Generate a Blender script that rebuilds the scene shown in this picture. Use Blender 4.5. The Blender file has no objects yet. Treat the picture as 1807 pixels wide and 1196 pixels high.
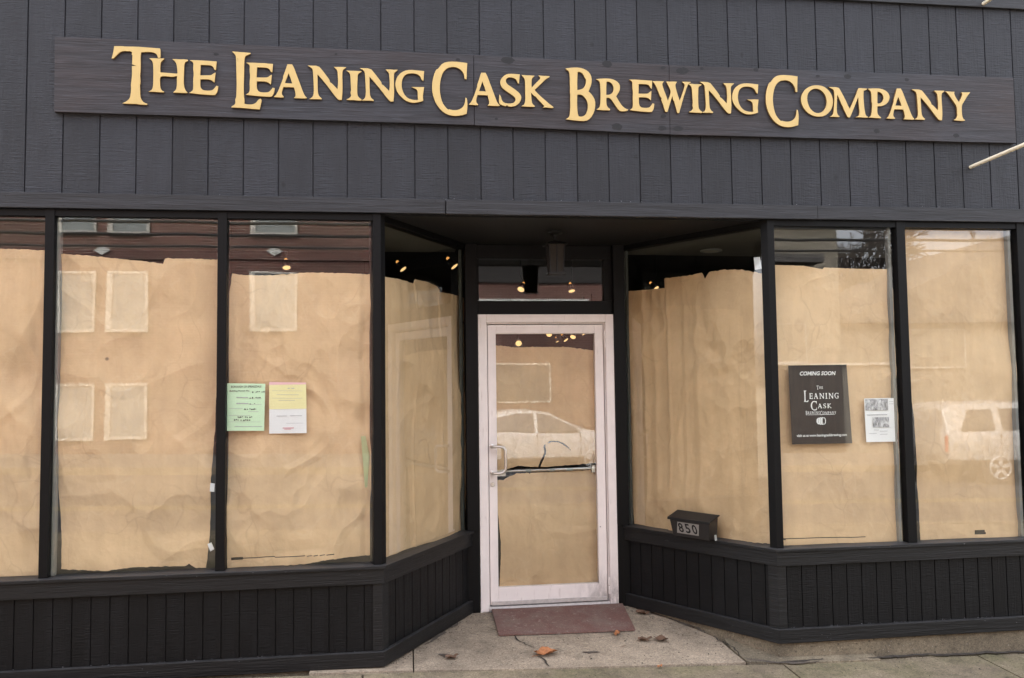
import bpy, bmesh, math, random
from mathutils import Vector, Matrix, noise
random.seed(7)
PI = math.pi
sc = bpy.context.scene
COL = sc.collection

# ---------------------------------------------------------------- camera
cam = bpy.data.cameras.new('camera'); cam_ob = bpy.data.objects.new('camera', cam); COL.objects.link(cam_ob)
cam.sensor_fit = 'HORIZONTAL'; cam.sensor_width = 36.0; cam.lens = 28.457
cam.clip_start = 0.05; cam.clip_end = 500.0
def camera_axes(yaw, pitch, roll):
    cy, sy, cp, sp, cr, sr = math.cos(yaw), math.sin(yaw), math.cos(pitch), math.sin(pitch), math.cos(roll), math.sin(roll)
    f = Vector((sy*cp, cy*cp, sp)); r = Vector((cy, -sy, 0)); u = r.cross(f)
    return cr*r + sr*u, -sr*r + cr*u, f
_r, _u, _f = camera_axes(0.129966, 0.0558776, -0.0126259)
cam_ob.matrix_world = Matrix(((_r.x, _u.x, -_f.x, -1.03573), (_r.y, _u.y, -_f.y, -4.93314), (_r.z, _u.z, -_f.z, 1.64589), (0, 0, 0, 1)))
sc.camera = cam_ob

# ---------------------------------------------------------------- sky, sun, exposure (overcast)
SUN_EL, SUN_AZ = math.radians(50), math.radians(-22)     # azimuth clockwise from +Y: behind the shop, a little to the left
world = bpy.data.worlds.new('World'); sc.world = world; world.use_nodes = True
wn = world.node_tree.nodes; wl = world.node_tree.links; wn.clear()
sky = wn.new('ShaderNodeTexSky'); sky.sky_type = 'NISHITA'; sky.sun_disc = False
sky.sun_elevation = SUN_EL; sky.sun_rotation = SUN_AZ; sky.air_density = 1.0; sky.dust_density = 6.0; sky.ozone_density = 1.0
hs = wn.new('ShaderNodeHueSaturation'); hs.inputs['Saturation'].default_value = 0.22
tint = wn.new('ShaderNodeMix'); tint.data_type = 'RGBA'; tint.blend_type = 'MULTIPLY'; tint.inputs[0].default_value = 1.0
tint.inputs[7].default_value = (0.965, 0.97, 1.0, 1)
bg = wn.new('ShaderNodeBackground'); bg.inputs['Strength'].default_value = 0.15
wo = wn.new('ShaderNodeOutputWorld')
wl.new(sky.outputs[0], hs.inputs['Color']); wl.new(hs.outputs[0], tint.inputs[6]); wl.new(tint.outputs[2], bg.inputs['Color']); wl.new(bg.outputs[0], wo.inputs[0])
sun = bpy.data.lights.new('sun', 'SUN'); sun.energy = 1.0; sun.angle = math.radians(40); sun.color = (1.0, 0.95, 0.9)
sun_ob = bpy.data.objects.new('sun', sun); COL.objects.link(sun_ob)
sd = Vector((math.sin(SUN_AZ)*math.cos(SUN_EL), math.cos(SUN_AZ)*math.cos(SUN_EL), math.sin(SUN_EL)))
sun_ob.rotation_euler = sd.to_track_quat('Z', 'Y').to_euler(); sun_ob.location = (-4, -8, 14)
sc.view_settings.view_transform = 'Standard'; sc.view_settings.look = 'None'
sc.view_settings.gamma = 1.0; sc.view_settings.exposure = 3.13
sc.cycles.max_bounces = 8; sc.cycles.diffuse_bounces = 4; sc.cycles.glossy_bounces = 4; sc.cycles.transparent_max_bounces = 16
sc.cycles.sample_clamp_indirect = 4.0; sc.cycles.use_denoising = True; sc.cycles.use_adaptive_sampling = False
sc.cycles.caustics_reflective = False; sc.cycles.caustics_refractive = False

# ---------------------------------------------------------------- node helpers
class NT:
    def __init__(s, name):
        s.m = bpy.data.materials.new(name); s.m.use_nodes = True; s.t = s.m.node_tree; s.t.nodes.clear()
        s.out = s.t.nodes.new('ShaderNodeOutputMaterial')
    def n(s, typ, **kw):
        nd = s.t.nodes.new(typ)
        for k, v in kw.items(): setattr(nd, k, v)
        return nd
    def put(s, sock, v):
        if isinstance(v, bpy.types.NodeSocket): s.t.links.new(v, sock)
        elif v is not None:
            if isinstance(v, (tuple, list)) and len(v) == 3 and sock.type == 'RGBA': v = tuple(v) + (1,)
            sock.default_value = v
    def coord(s, scale=(1, 1, 1), loc=(0, 0, 0), rot=(0, 0, 0), which='Object'):
        tc = s.n('ShaderNodeTexCoord'); mp = s.n('ShaderNodeMapping')
        mp.inputs['Scale'].default_value = scale; mp.inputs['Location'].default_value = loc; mp.inputs['Rotation'].default_value = rot
        s.t.links.new(tc.outputs[which], mp.inputs['Vector']); return mp.outputs[0]
    def noise(s, vec, scale=1, detail=4, rough=.55, dist=0, typ=None):
        nd = s.n('ShaderNodeTexNoise')
        if typ: nd.noise_type = typ
        s.put(nd.inputs['Vector'], vec); nd.inputs['Scale'].default_value = scale; nd.inputs['Detail'].default_value = detail
        nd.inputs['Roughness'].default_value = rough; nd.inputs['Distortion'].default_value = dist
        return nd.outputs[0]
    def voro(s, vec, scale=1, feature='F1', rnd=1):
        nd = s.n('ShaderNodeTexVoronoi'); nd.feature = feature
        s.put(nd.inputs['Vector'], vec); nd.inputs['Scale'].default_value = scale; nd.inputs['Randomness'].default_value = rnd
        return nd.outputs['Distance']
    def ramp(s, fac, stops):
        nd = s.n('ShaderNodeValToRGB'); e = nd.color_ramp.elements
        while len(e) < len(stops): e.new(.5)
        for i, (p, c) in enumerate(stops):
            e[i].position = p; e[i].color = (c, c, c, 1) if not isinstance(c, (tuple, list)) else tuple(c) + (1,)
        s.put(nd.inputs[0], fac); return nd.outputs[0]
    def math(s, op, a, b=None, c=None):
        nd = s.n('ShaderNodeMath', operation=op); s.put(nd.inputs[0], a); s.put(nd.inputs[1], b); s.put(nd.inputs[2], c); return nd.outputs[0]
    def mix(s, fac, a, b, mode='MIX'):
        nd = s.n('ShaderNodeMix'); nd.data_type = 'RGBA'; nd.blend_type = mode
        s.put(nd.inputs[0], fac); s.put(nd.inputs[6], a); s.put(nd.inputs[7], b); return nd.outputs[2]
    def bump(s, h, strength=.3, dist=.01, normal=None):
        nd = s.n('ShaderNodeBump'); nd.inputs['Strength'].default_value = strength; nd.inputs['Distance'].default_value = dist
        s.put(nd.inputs['Height'], h); s.put(nd.inputs['Normal'], normal); return nd.outputs[0]
    def finish(s, color, rough=.5, metal=0.0, spec=.5, normal=None, **kw):
        b = s.n('ShaderNodeBsdfPrincipled')
        s.put(b.inputs['Base Color'], color); s.put(b.inputs['Roughness'], rough); s.put(b.inputs['Metallic'], metal)
        s.put(b.inputs['Specular IOR Level'], spec); s.put(b.inputs['Normal'], normal)
        for k, v in kw.items(): s.put(b.inputs[k.replace('_', ' ')], v)
        s.t.links.new(b.outputs[0], s.out.inputs[0]); return s.m

def plain(name, col, rough=.5, metal=0.0, spec=.5, var=.12, scale=14, bumpd=.0006):
    t = NT(name); v = t.coord()
    n = t.noise(v, scale, 5, .6)
    c = t.mix(1.0, col, t.ramp(n, [(.25, 1-var), (.75, 1+var*.6)]), 'MULTIPLY')
    nb = t.bump(t.noise(v, scale*9, 3), .35, bumpd)
    return t.finish(c, rough, metal, spec, nb)

def siding_mat(name, col, pitch=.2032, x0=-3.214, var=.16, spec=.35, rough=.55, k=1.0):
    t = NT(name); tc = t.n('ShaderNodeTexCoord'); sp = t.n('ShaderNodeSeparateXYZ'); t.t.links.new(tc.outputs['Object'], sp.inputs[0])
    idx = t.math('FLOOR', t.math('DIVIDE', t.math('SUBTRACT', sp.outputs[0], x0), pitch))
    wn_ = t.n('ShaderNodeTexWhiteNoise'); wn_.noise_dimensions = '1D'; t.put(wn_.inputs['W'], idx)
    off = t.math('MULTIPLY', wn_.outputs[0], 37.0)
    cb = t.n('ShaderNodeCombineXYZ'); t.put(cb.inputs[0], sp.outputs[0]); t.put(cb.inputs[1], sp.outputs[1]); t.put(cb.inputs[2], t.math('ADD', sp.outputs[2], off))
    def mp(scale):
        m_ = t.n('ShaderNodeMapping'); m_.inputs['Scale'].default_value = scale; t.put(m_.inputs['Vector'], cb.outputs[0]); return m_.outputs[0]
    saw = t.noise(mp((9, 3, 120)), 1, 3, .6, .35)
    saw2 = t.noise(mp((34, 3, 210)), 1, 2, .6)
    grain = t.noise(mp((60, 20, 1.6)), 1, 3, .6, 1.6)
    patch = t.noise(mp((7, 2, 2.2)), 1, 3, .6)
    sawm = t.math('MULTIPLY', saw, t.ramp(patch, [(.36, .25), (.62, 1.0)]))
    h = t.math('ADD', t.math('MULTIPLY', sawm, .8), t.math('ADD', t.math('MULTIPLY', saw2, .3), t.math('MULTIPLY', grain, .35)))
    nb = t.bump(h, 1.0*k, .009)
    knots = t.ramp(t.voro(mp((4.5, .01, 3.0)), 1), [(.035, .45), (.07, 1.0)])
    shade = t.mix(1.0, t.ramp(wn_.outputs[0], [(0, 1-var), (1, 1+var)]), t.ramp(patch, [(.3, .9), (.7, 1.1)]), 'MULTIPLY')
    big = t.noise(t.coord((.35, .35, .5)), 1, 3)
    shade = t.mix(1.0, shade, t.ramp(big, [(.35, .9), (.65, 1.1)]), 'MULTIPLY')
    shade = t.mix(1.0, shade, t.ramp(sawm, [(.12, .87), (.35, 1.0), (.6, 1.18)]), 'MULTIPLY')  # saw marks' relief shading put into the colour, along with paint wear
    worn = t.ramp(t.math('MULTIPLY', saw, grain), [(.34, 0.0), (.5, .28)])
    c = t.mix(1.0, t.mix(1.0, col, shade, 'MULTIPLY'), knots, 'MULTIPLY')
    c = t.mix(worn, c, tuple(min(1, q*2.1) for q in col))
    return t.finish(c, rough, 0, spec, nb)

def board_mat(name, col, brown, rough=.55, dust_and_light=None):
    t = NT(name)
    g = t.noise(t.coord((2.2, 4, 46)), 1, 5, .62, .9)
    g2 = t.noise(t.coord((7, 4, 150)), 1, 3, .6, .4)
    big = t.noise(t.coord((.8, 1, 2.5)), 1, 4)
    kn = t.voro(t.coord((1.5, .01, 5.2)), 1)
    c = t.mix(t.ramp(big, [(.38, 0.0), (.68, .75)]), col, brown)
    c = t.mix(1.0, c, t.ramp(g, [(.25, .42), (.5, 1.0), (.75, 1.7)]), 'MULTIPLY')
    c = t.mix(t.ramp(g2, [(.60, 0.0), (.72, .6)]), c, tuple(min(1, q*2.4) for q in col))
    c = t.mix(1.0, c, t.ramp(kn, [(.05, .5), (.14, 1.0)]), 'MULTIPLY')
    if dust_and_light:                     # dusty grey ledges, with gaps; the sky light they catch is painted in too
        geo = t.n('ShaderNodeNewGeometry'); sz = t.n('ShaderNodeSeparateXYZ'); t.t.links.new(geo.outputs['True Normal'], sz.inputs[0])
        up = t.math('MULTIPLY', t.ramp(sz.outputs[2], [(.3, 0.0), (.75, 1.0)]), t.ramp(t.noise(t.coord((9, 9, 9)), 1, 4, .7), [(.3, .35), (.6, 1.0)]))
        c = t.mix(up, c, (dust_and_light, dust_and_light*.97, dust_and_light*.98))
        chip = t.ramp(t.noise(t.coord((30, 30, 60)), 1, 2, .5), [(.735, 0.0), (.75, .5)])
        c = t.mix(chip, c, (.07, .068, .066))
    h = t.math('ADD', t.math('MULTIPLY', g, .7), t.math('MULTIPLY', g2, .4))
    return t.finish(c, rough, 0, .35, t.bump(h, .9, .006))

def paper_mat(name, col):
    t = NT(name); v = t.coord()
    mot = t.noise(v, 3.2, 5, .6)
    fine = t.noise(v, 90, 3, .6)
    lines = t.noise(t.coord((6, 6, 210)), 1, 2)
    wv = t.coord((1.0, 1.0, .75)); wn2 = t.n('ShaderNodeTexNoise'); wn2.inputs['Scale'].default_value = 3.0; t.put(wn2.inputs['Vector'], wv)
    wv2 = t.n('ShaderNodeVectorMath', operation='MULTIPLY_ADD'); t.put(wv2.inputs[0], wn2.outputs['Color']); wv2.inputs[1].default_value = (.3, .3, .3); t.put(wv2.inputs[2], wv)
    cr = t.math('MULTIPLY', t.math('ADD', t.voro(wv2.outputs[0], 7), t.math('MULTIPLY', t.voro(wv2.outputs[0], 17), .4)), t.ramp(t.noise(v, 1.8, 3), [(.38, .15), (.65, 1.0)]))
    c = t.mix(1.0, col, t.ramp(mot, [(.3, .88), (.7, 1.08)]), 'MULTIPLY')
    c = t.mix(1.0, c, t.ramp(t.noise(t.coord((14, 14, 1.2)), 1, 3), [(.3, .95), (.7, 1.04)]), 'MULTIPLY')
    c = t.mix(1.0, c, t.ramp(fine, [(.3, .985), (.7, 1.015)]), 'MULTIPLY')
    eg = t.n('ShaderNodeTexVoronoi'); eg.feature = 'DISTANCE_TO_EDGE'; eg.inputs['Scale'].default_value = 4.6; t.put(eg.inputs['Vector'], wv2.outputs[0])
    eg2 = t.n('ShaderNodeTexVoronoi'); eg2.feature = 'DISTANCE_TO_EDGE'; eg2.inputs['Scale'].default_value = 11; t.put(eg2.inputs['Vector'], wv2.outputs[0])
    cm = t.math('MULTIPLY', t.ramp(eg.outputs['Distance'], [(.0, 1.0), (.022, 0.0)]), t.ramp(t.noise(v, 2.7, 3), [(.48, 0.0), (.62, 1.0)]))
    cm2 = t.math('MULTIPLY', t.ramp(eg2.outputs['Distance'], [(.0, 1.0), (.04, 0.0)]), t.ramp(t.noise(v, 3.6, 3), [(.5, 0.0), (.64, 1.0)]))
    c = t.mix(t.math('MULTIPLY', cm, .20), c, (.30, .19, .10)); c = t.mix(t.math('MULTIPLY', cm2, .16), c, (.78, .60, .42))  # crease lines: worn marks that also put fold shading into the colour
    spots = t.ramp(t.voro(t.coord((1, .2, 1)), 2.3), [(.014, .25), (.03, 1.0)])
    c = t.mix(1.0, c, spots, 'MULTIPLY')
    h = t.math('ADD', t.math('MULTIPLY', cr, .55), t.math('MULTIPLY', lines, .012))
    h = t.math('ADD', h, t.math('MULTIPLY', mot, .9))
    return t.finish(c, .72, 0, .25, t.bump(h, .6, .03))

def glass_mat(name, tintc, refl=2.2):
    t = NT(name)
    fr = t.n('ShaderNodeFresnel'); fr.inputs['IOR'].default_value = 1.5
    geo = t.n('ShaderNodeNewGeometry')
    fac = t.math('MULTIPLY', t.math('MULTIPLY', fr.outputs[0], refl), t.math('SUBTRACT', 1.0, geo.outputs['Backfacing']))
    fac = t.math('MINIMUM', fac, 1.0)
    wob = t.bump(t.noise(t.coord((1, 1, .7)), .9, 2), .12, .01)
    tr = t.n('ShaderNodeBsdfTransparent'); tr.inputs[0].default_value = tintc + (1,)
    gl = t.n('ShaderNodeBsdfGlossy'); gl.inputs['Roughness'].default_value = 0.0; t.put(gl.inputs['Normal'], wob)
    mx = t.n('ShaderNodeMixShader'); t.put(mx.inputs[0], fac)
    t.t.links.new(tr.outputs[0], mx.inputs[1]); t.t.links.new(gl.outputs[0], mx.inputs[2]); t.t.links.new(mx.outputs[0], t.out.inputs[0])
    return t.m

def concrete_mat(name, col, dark, moss=None):
    t = NT(name); v = t.coord()
    big = t.noise(v, 1.3, 5, .62, .5); mid = t.noise(v, 7, 5, .65); fine = t.noise(v, 160, 2, .7)
    c = t.mix(t.ramp(big, [(.4, 0.0), (.68, .8)]), col, dark)
    if moss: c = t.mix(t.ramp(t.noise(v, 2.1, 5, .7), [(.45, 0.0), (.68, .7)]), c, moss)
    c = t.mix(1.0, c, t.ramp(mid, [(.28, .66), (.5, 1.0), (.75, 1.2)]), 'MULTIPLY')
    c = t.mix(1.0, c, t.ramp(fine, [(.3, .55), (.55, 1.0), (.8, 1.3)]), 'MULTIPLY')
    st = t.ramp(t.voro(v, 3.1), [(.03, .35), (.075, 1.0)])
    c = t.mix(1.0, c, st, 'MULTIPLY')
    sm = t.ramp(t.voro(t.coord(loc=(3, 1, 0)), 19), [(.09, .5), (.16, 1.0)])
    c = t.mix(1.0, c, sm, 'MULTIPLY')
    agg = t.n('ShaderNodeTexVoronoi'); agg.inputs['Scale'].default_value = 95; t.put(agg.inputs['Vector'], v); av = t.n('ShaderNodeSeparateColor'); t.put(av.inputs[0], agg.outputs['Color'])
    c = t.mix(1.0, c, t.ramp(av.outputs[0], [(0.0, .78), (.5, 1.0), (.9, 1.06), (1.0, 1.3)]), 'MULTIPLY')
    lt = t.ramp(t.voro(t.coord(loc=(7, 4, 0)), 23), [(.05, 1.0), (.09, 0.0)])
    c = t.mix(t.math('MULTIPLY', lt, .4), c, (.5, .47, .43))
    h = t.math('ADD', t.math('MULTIPLY', mid, .5), t.math('MULTIPLY', fine, .35))
    return t.finish(c, .85, 0, .3, t.bump(h, .6, .006))

def emit(name, col, strength):
    t = NT(name); e = t.n('ShaderNodeEmission'); e.inputs[0].default_value = col + (1,); e.inputs[1].default_value = strength
    t.t.links.new(e.outputs[0], t.out.inputs[0]); t.m.cycles.emission_sampling = 'NONE'; return t.m

def brick_mat(name):
    t = NT(name); tc = t.n('ShaderNodeTexCoord'); sp = t.n('ShaderNodeSeparateXYZ'); t.t.links.new(tc.outputs['Object'], sp.inputs[0])
    cb = t.n('ShaderNodeCombineXYZ'); t.put(cb.inputs[0], t.math('ADD', sp.outputs[0], sp.outputs[1])); t.put(cb.inputs[1], sp.outputs[2])
    b = t.n('ShaderNodeTexBrick'); t.put(b.inputs['Vector'], cb.outputs[0]); b.inputs['Scale'].default_value = 1.0
    b.inputs['Brick Width'].default_value = .21; b.inputs['Row Height'].default_value = .073; b.inputs['Mortar Size'].default_value = .011
    b.inputs['Color1'].default_value = (.118, .040, .028, 1); b.inputs['Color2'].default_value = (.080, .027, .021, 1); b.inputs['Mortar'].default_value = (.20, .15, .125, 1)
    c = t.mix(1.0, b.outputs[0], t.ramp(t.noise(t.coord(), .8, 4), [(.3, .75), (.7, 1.2)]), 'MULTIPLY')
    return t.finish(c, .85, 0, .3)

def lap_mat(name, col):
    t = NT(name); tc = t.n('ShaderNodeTexCoord'); sp = t.n('ShaderNodeSeparateXYZ'); t.t.links.new(tc.outputs['Object'], sp.inputs[0])
    f = t.math('FRACT', t.math('DIVIDE', sp.outputs[2], .16))
    c = t.mix(1.0, col, t.ramp(t.noise(t.coord(), 1.2, 4), [(.3, .85), (.7, 1.1)]), 'MULTIPLY')
    return t.finish(c, .7, 0, .3, t.bump(f, .9, .03))

M = {}
M['siding'] = siding_mat('charcoal_siding_paint', (.0170, .0181, .0232))
M['base'] = siding_mat('black_panel_paint', (.0046, .0045, .0048), .1016, 0.0, .12, .2, .5, .6)
M['fascia'] = board_mat('charcoal_board_paint', (.0188, .0192, .0226), (.0175, .0174, .0198))
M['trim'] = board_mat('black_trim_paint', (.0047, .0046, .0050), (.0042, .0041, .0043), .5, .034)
M['mull'] = plain('black_mullion_paint', (.0036, .0035, .0037), .5, 0, .15, .2, 10)
M['soffit'] = plain('black_soffit_paint', (.007, .0068, .0068), .6, 0, .3, .2, 6)
M['sign'] = board_mat('weathered_sign_board', (.0250, .0255, .0312), (.0300, .0200, .0190))
M['signpatch'] = plain('dark_touch_up_paint', (.014, .0138, .015), .6, 0, .3, .35, 60)
M['gold'] = plain('gold_letter_paint', (.55, .395, .155), .45, 0, .35, .07, 9)
M['paper'] = paper_mat('kraft_paper', (.665, .448, .262))
M['glass'] = glass_mat('window_glass', (.96, .975, .965))
M['doorpaint'] = None
M['white'] = plain('white_paper', (.82, .82, .84), .8, 0, .2, .03, 8)
M['green'] = plain('pale_green_paper', (.60, .83, .58), .8, 0, .2, .04, 8)
M['yellow'] = plain('pale_yellow_paper', (.85, .78, .42), .8, 0, .2, .04, 8)
M['pink'] = plain('pink_paper', (.85, .52, .56), .8, 0, .2, .04, 8)
M['limetape'] = plain('lime_paper_strip', (.42, .43, .23), .8, 0, .2, .06, 20)
M['ink'] = plain('dark_ink', (.06, .06, .07), .7, 0, .2, .2, 90)
M['inkpale'] = plain('pale_grey_ink', (.42, .42, .46), .7, 0, .2, .2, 90)
M['redink'] = plain('pale_red_ink', (.75, .42, .48), .7, 0, .2, .2, 90)
def photo_mat():
    t = NT('printed_grey_picture'); v = t.coord()
    n = t.math('ADD', t.math('MULTIPLY', t.noise(t.coord((1, 1, .6)), 30, 3, .5, 1.2), .85), t.math('MULTIPLY', t.noise(v, 90, 2, .5), .15))
    return t.finish(t.ramp(n, [(.34, (.13, .13, .14)), (.5, (.36, .36, .39)), (.66, (.70, .70, .73))]), .7, 0, .2)
M['photo'] = photo_mat()
M['posterwhite'] = plain('white_poster_print', (.85, .85, .85), .6, 0, .3, .05, 40)
M['tape'] = plain('grey_tape', (.45, .48, .46), .35, 0, .5, .25, 30)
M['steel'] = plain('brushed_steel', (.62, .58, .54), .3, .9, .5, .1, 30)
M['cream'] = plain('cream_pole_paint', (.72, .65, .50), .45, 0, .4, .08, 15)
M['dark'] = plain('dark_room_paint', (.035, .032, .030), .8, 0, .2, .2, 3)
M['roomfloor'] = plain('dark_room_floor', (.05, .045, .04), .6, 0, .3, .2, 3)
M['boxceil'] = plain('display_ceiling_paint', (.22, .21, .19), .8, 0, .2, .1, 4)
M['black'] = plain('black_metal', (.012, .0115, .0115), .45, 0, .25, .2, 25)
M['mailgrey'] = plain('dark_brown_metal', (.019, .017, .0165), .42, .1, .5, .15, 20)
M['plate'] = plain('silver_number_plate', (.30, .29, .27), .4, .4, .5, .12, 60)
M['lampglass'] = plain('dusty_lantern_glass', (.020, .015, .010), .5, 0, .2, .3, 22)
M['bulb'] = emit('warm_lamp_glow', (1.0, .62, .26), .17)
M['bulbwhite'] = emit('warm_bulb_glow', (1.0, .45, .12), .13)
M['slab'] = concrete_mat('entrance_concrete', (.335, .268, .198), (.195, .155, .115))
M['walk'] = concrete_mat('sidewalk_concrete', (.245, .196, .132), (.145, .115, .08), (.13, .12, .06))
M['found'] = concrete_mat('foundation_concrete', (.225, .183, .126), (.10, .082, .058))
M['alu'] = plain('worn_aluminium', (.56, .52, .50), .4, .3, .5, .25, 30)
M['lettersides'] = plain('brown_letter_edge', (.17, .095, .035), .6, 0, .3, .2, 30)  # brown for the letters' side faces, darker than their gold fronts
M['stop'] = plain('grey_glass_stop', (.13, .14, .132), .6, 0, .3, .2, 20)
M['darkwall'] = plain('dark_brown_wall', (.045, .033, .027), .9, 0, .2, .3, 12)
M['farwalk'] = plain('far_pavement', (.12, .11, .10), .9, 0, .2, .2, 6)
M['crack'] = plain('dirt_in_cracks', (.055, .047, .04), .95, 0, .1, .5, 40)
M['dirt'] = plain('dark_pavement_dirt', (.10, .083, .07), .95, 0, .1, .55, 30)
M['leafo'] = plain('orange_dead_leaf', (.36, .145, .06), .7, 0, .3, .35, 60)
M['leafb'] = plain('brown_dead_leaf', (.13, .075, .048), .7, 0, .3, .35, 60)
M['asphalt'] = plain('asphalt', (.06, .058, .056), .9, 0, .3, .25, 8)
M['brick'] = brick_mat('red_brick')
M['beige'] = lap_mat('beige_lap_siding', (.24, .215, .17))
M['roof'] = plain('grey_shingles', (.09, .085, .08), .9, 0, .2, .3, 10)
M['whitetrim'] = plain('white_window_trim', (.46, .43, .37), .6, 0, .3, .06, 6)
M['blind'] = plain('grey_window_blind', (.22, .24, .23), .7, 0, .3, .1, 5)
M['stone'] = plain('pale_stone', (.5, .5, .46), .8, 0, .3, .1, 12)
M['bark'] = plain('grey_bark', (.075, .062, .052), .9, 0, .2, .3, 20)
M['cable'] = plain('black_cable', (.012, .012, .013), .6, 0, .3, .1, 20)
M['polewood'] = plain('pole_wood', (.16, .13, .10), .9, 0, .2, .25, 12)
M['carwhite'] = plain('white_car_paint', (.50, .495, .48), .18, 0, .6, .02, 3, .0)
M['carsilver'] = plain('silver_car_paint', (.40, .39, .37), .2, .2, .6, .02, 3, .0)
M['carglass'] = plain('dark_car_glass', (.03, .033, .035), .05, 0, .8, .1, 3, .0)
M['tyre'] = plain('black_rubber', (.02, .02, .02), .8, 0, .3, .2, 30)
M['alloy'] = plain('alloy_wheel', (.50, .485, .46), .35, .3, .5, .1, 20)
M['redlamp'] = plain('red_lamp_lens', (.42, .05, .04), .2, 0, .6, .1, 20)
M['yellowline'] = plain('yellow_road_paint', (.20, .155, .065), .8, 0, .3, .2, 10)

def door_paint():
    t = NT('pale_pink_door_paint'); v = t.coord()
    n = t.noise(v, 9, 5, .6)
    c = t.mix(1.0, (.81, .74, .71), t.ramp(n, [(.3, .95), (.7, 1.03)]), 'MULTIPLY')
    sp = t.n('ShaderNodeSeparateXYZ'); tc = t.n('ShaderNodeTexCoord'); t.t.links.new(tc.outputs['Object'], sp.inputs[0])
    # scuffed dirt low down on the hinge side
    wx = t.ramp(t.math('ADD', t.math('MULTIPLY', sp.outputs[0], 1.0), .0), [(.12, 0.0), (.46, 1.0)])
    wz = t.ramp(sp.outputs[2], [(.03, 1.0), (.30, 0.0)])
    d = t.math('MULTIPLY', t.math('MULTIPLY', wx, wz), t.ramp(t.noise(t.coord((9, 9, 4)), 1.6, 5, .7), [(.38, 0.0), (.62, 1.0)]))
    c = t.mix(t.math('MULTIPLY', d, .85), c, (.10, .08, .075))
    sc_ = t.ramp(t.noise(t.coord((40, 40, 5)), 1, 4, .7), [(.60, 0.0), (.70, .35)])
    c = t.mix(sc_, c, (.42, .35, .32))
    c = t.mix(t.ramp(t.voro(t.coord((1, .2, 1)), 6), [(.02, .8), (.035, 0.0)]), c, (.12, .10, .09))
    return t.finish(c, .38, 0, .45, t.bump(t.noise(v, 60, 3), .2, .0008))
M['doorpaint'] = door_paint()

def mat_mat():
    t = NT('worn_red_mat_rubber'); v = t.coord()
    b = t.noise(v, 5, 5, .65, .4); f = t.noise(v, 120, 2, .7); s = t.noise(v, 28, 4, .7)
    c = t.mix(t.ramp(b, [(.42, 0.0), (.72, .8)]), (.150, .078, .064), (.185, .143, .12))
    c = t.mix(1.0, c, t.ramp(f, [(.3, .75), (.7, 1.2)]), 'MULTIPLY')
    c = t.mix(t.ramp(s, [(.58, 0.0), (.70, .6)]), c, (.36, .29, .26))
    return t.finish(c, .8, 0, .3, t.bump(t.math('ADD', f, s), .5, .003))
M['mat'] = mat_mat()

def poster_mat():
    t = NT('dark_wood_poster_print')
    g = t.noise(t.coord((30, 1, 3)), 1, 4, .6, .6)
    c = t.mix(t.ramp(g, [(.35, 0.0), (.7, 1.0)]), (.015, .0095, .008), (.030, .018, .014))
    return t.finish(c, .35, 0, .5)
M['poster'] = poster_mat()

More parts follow.
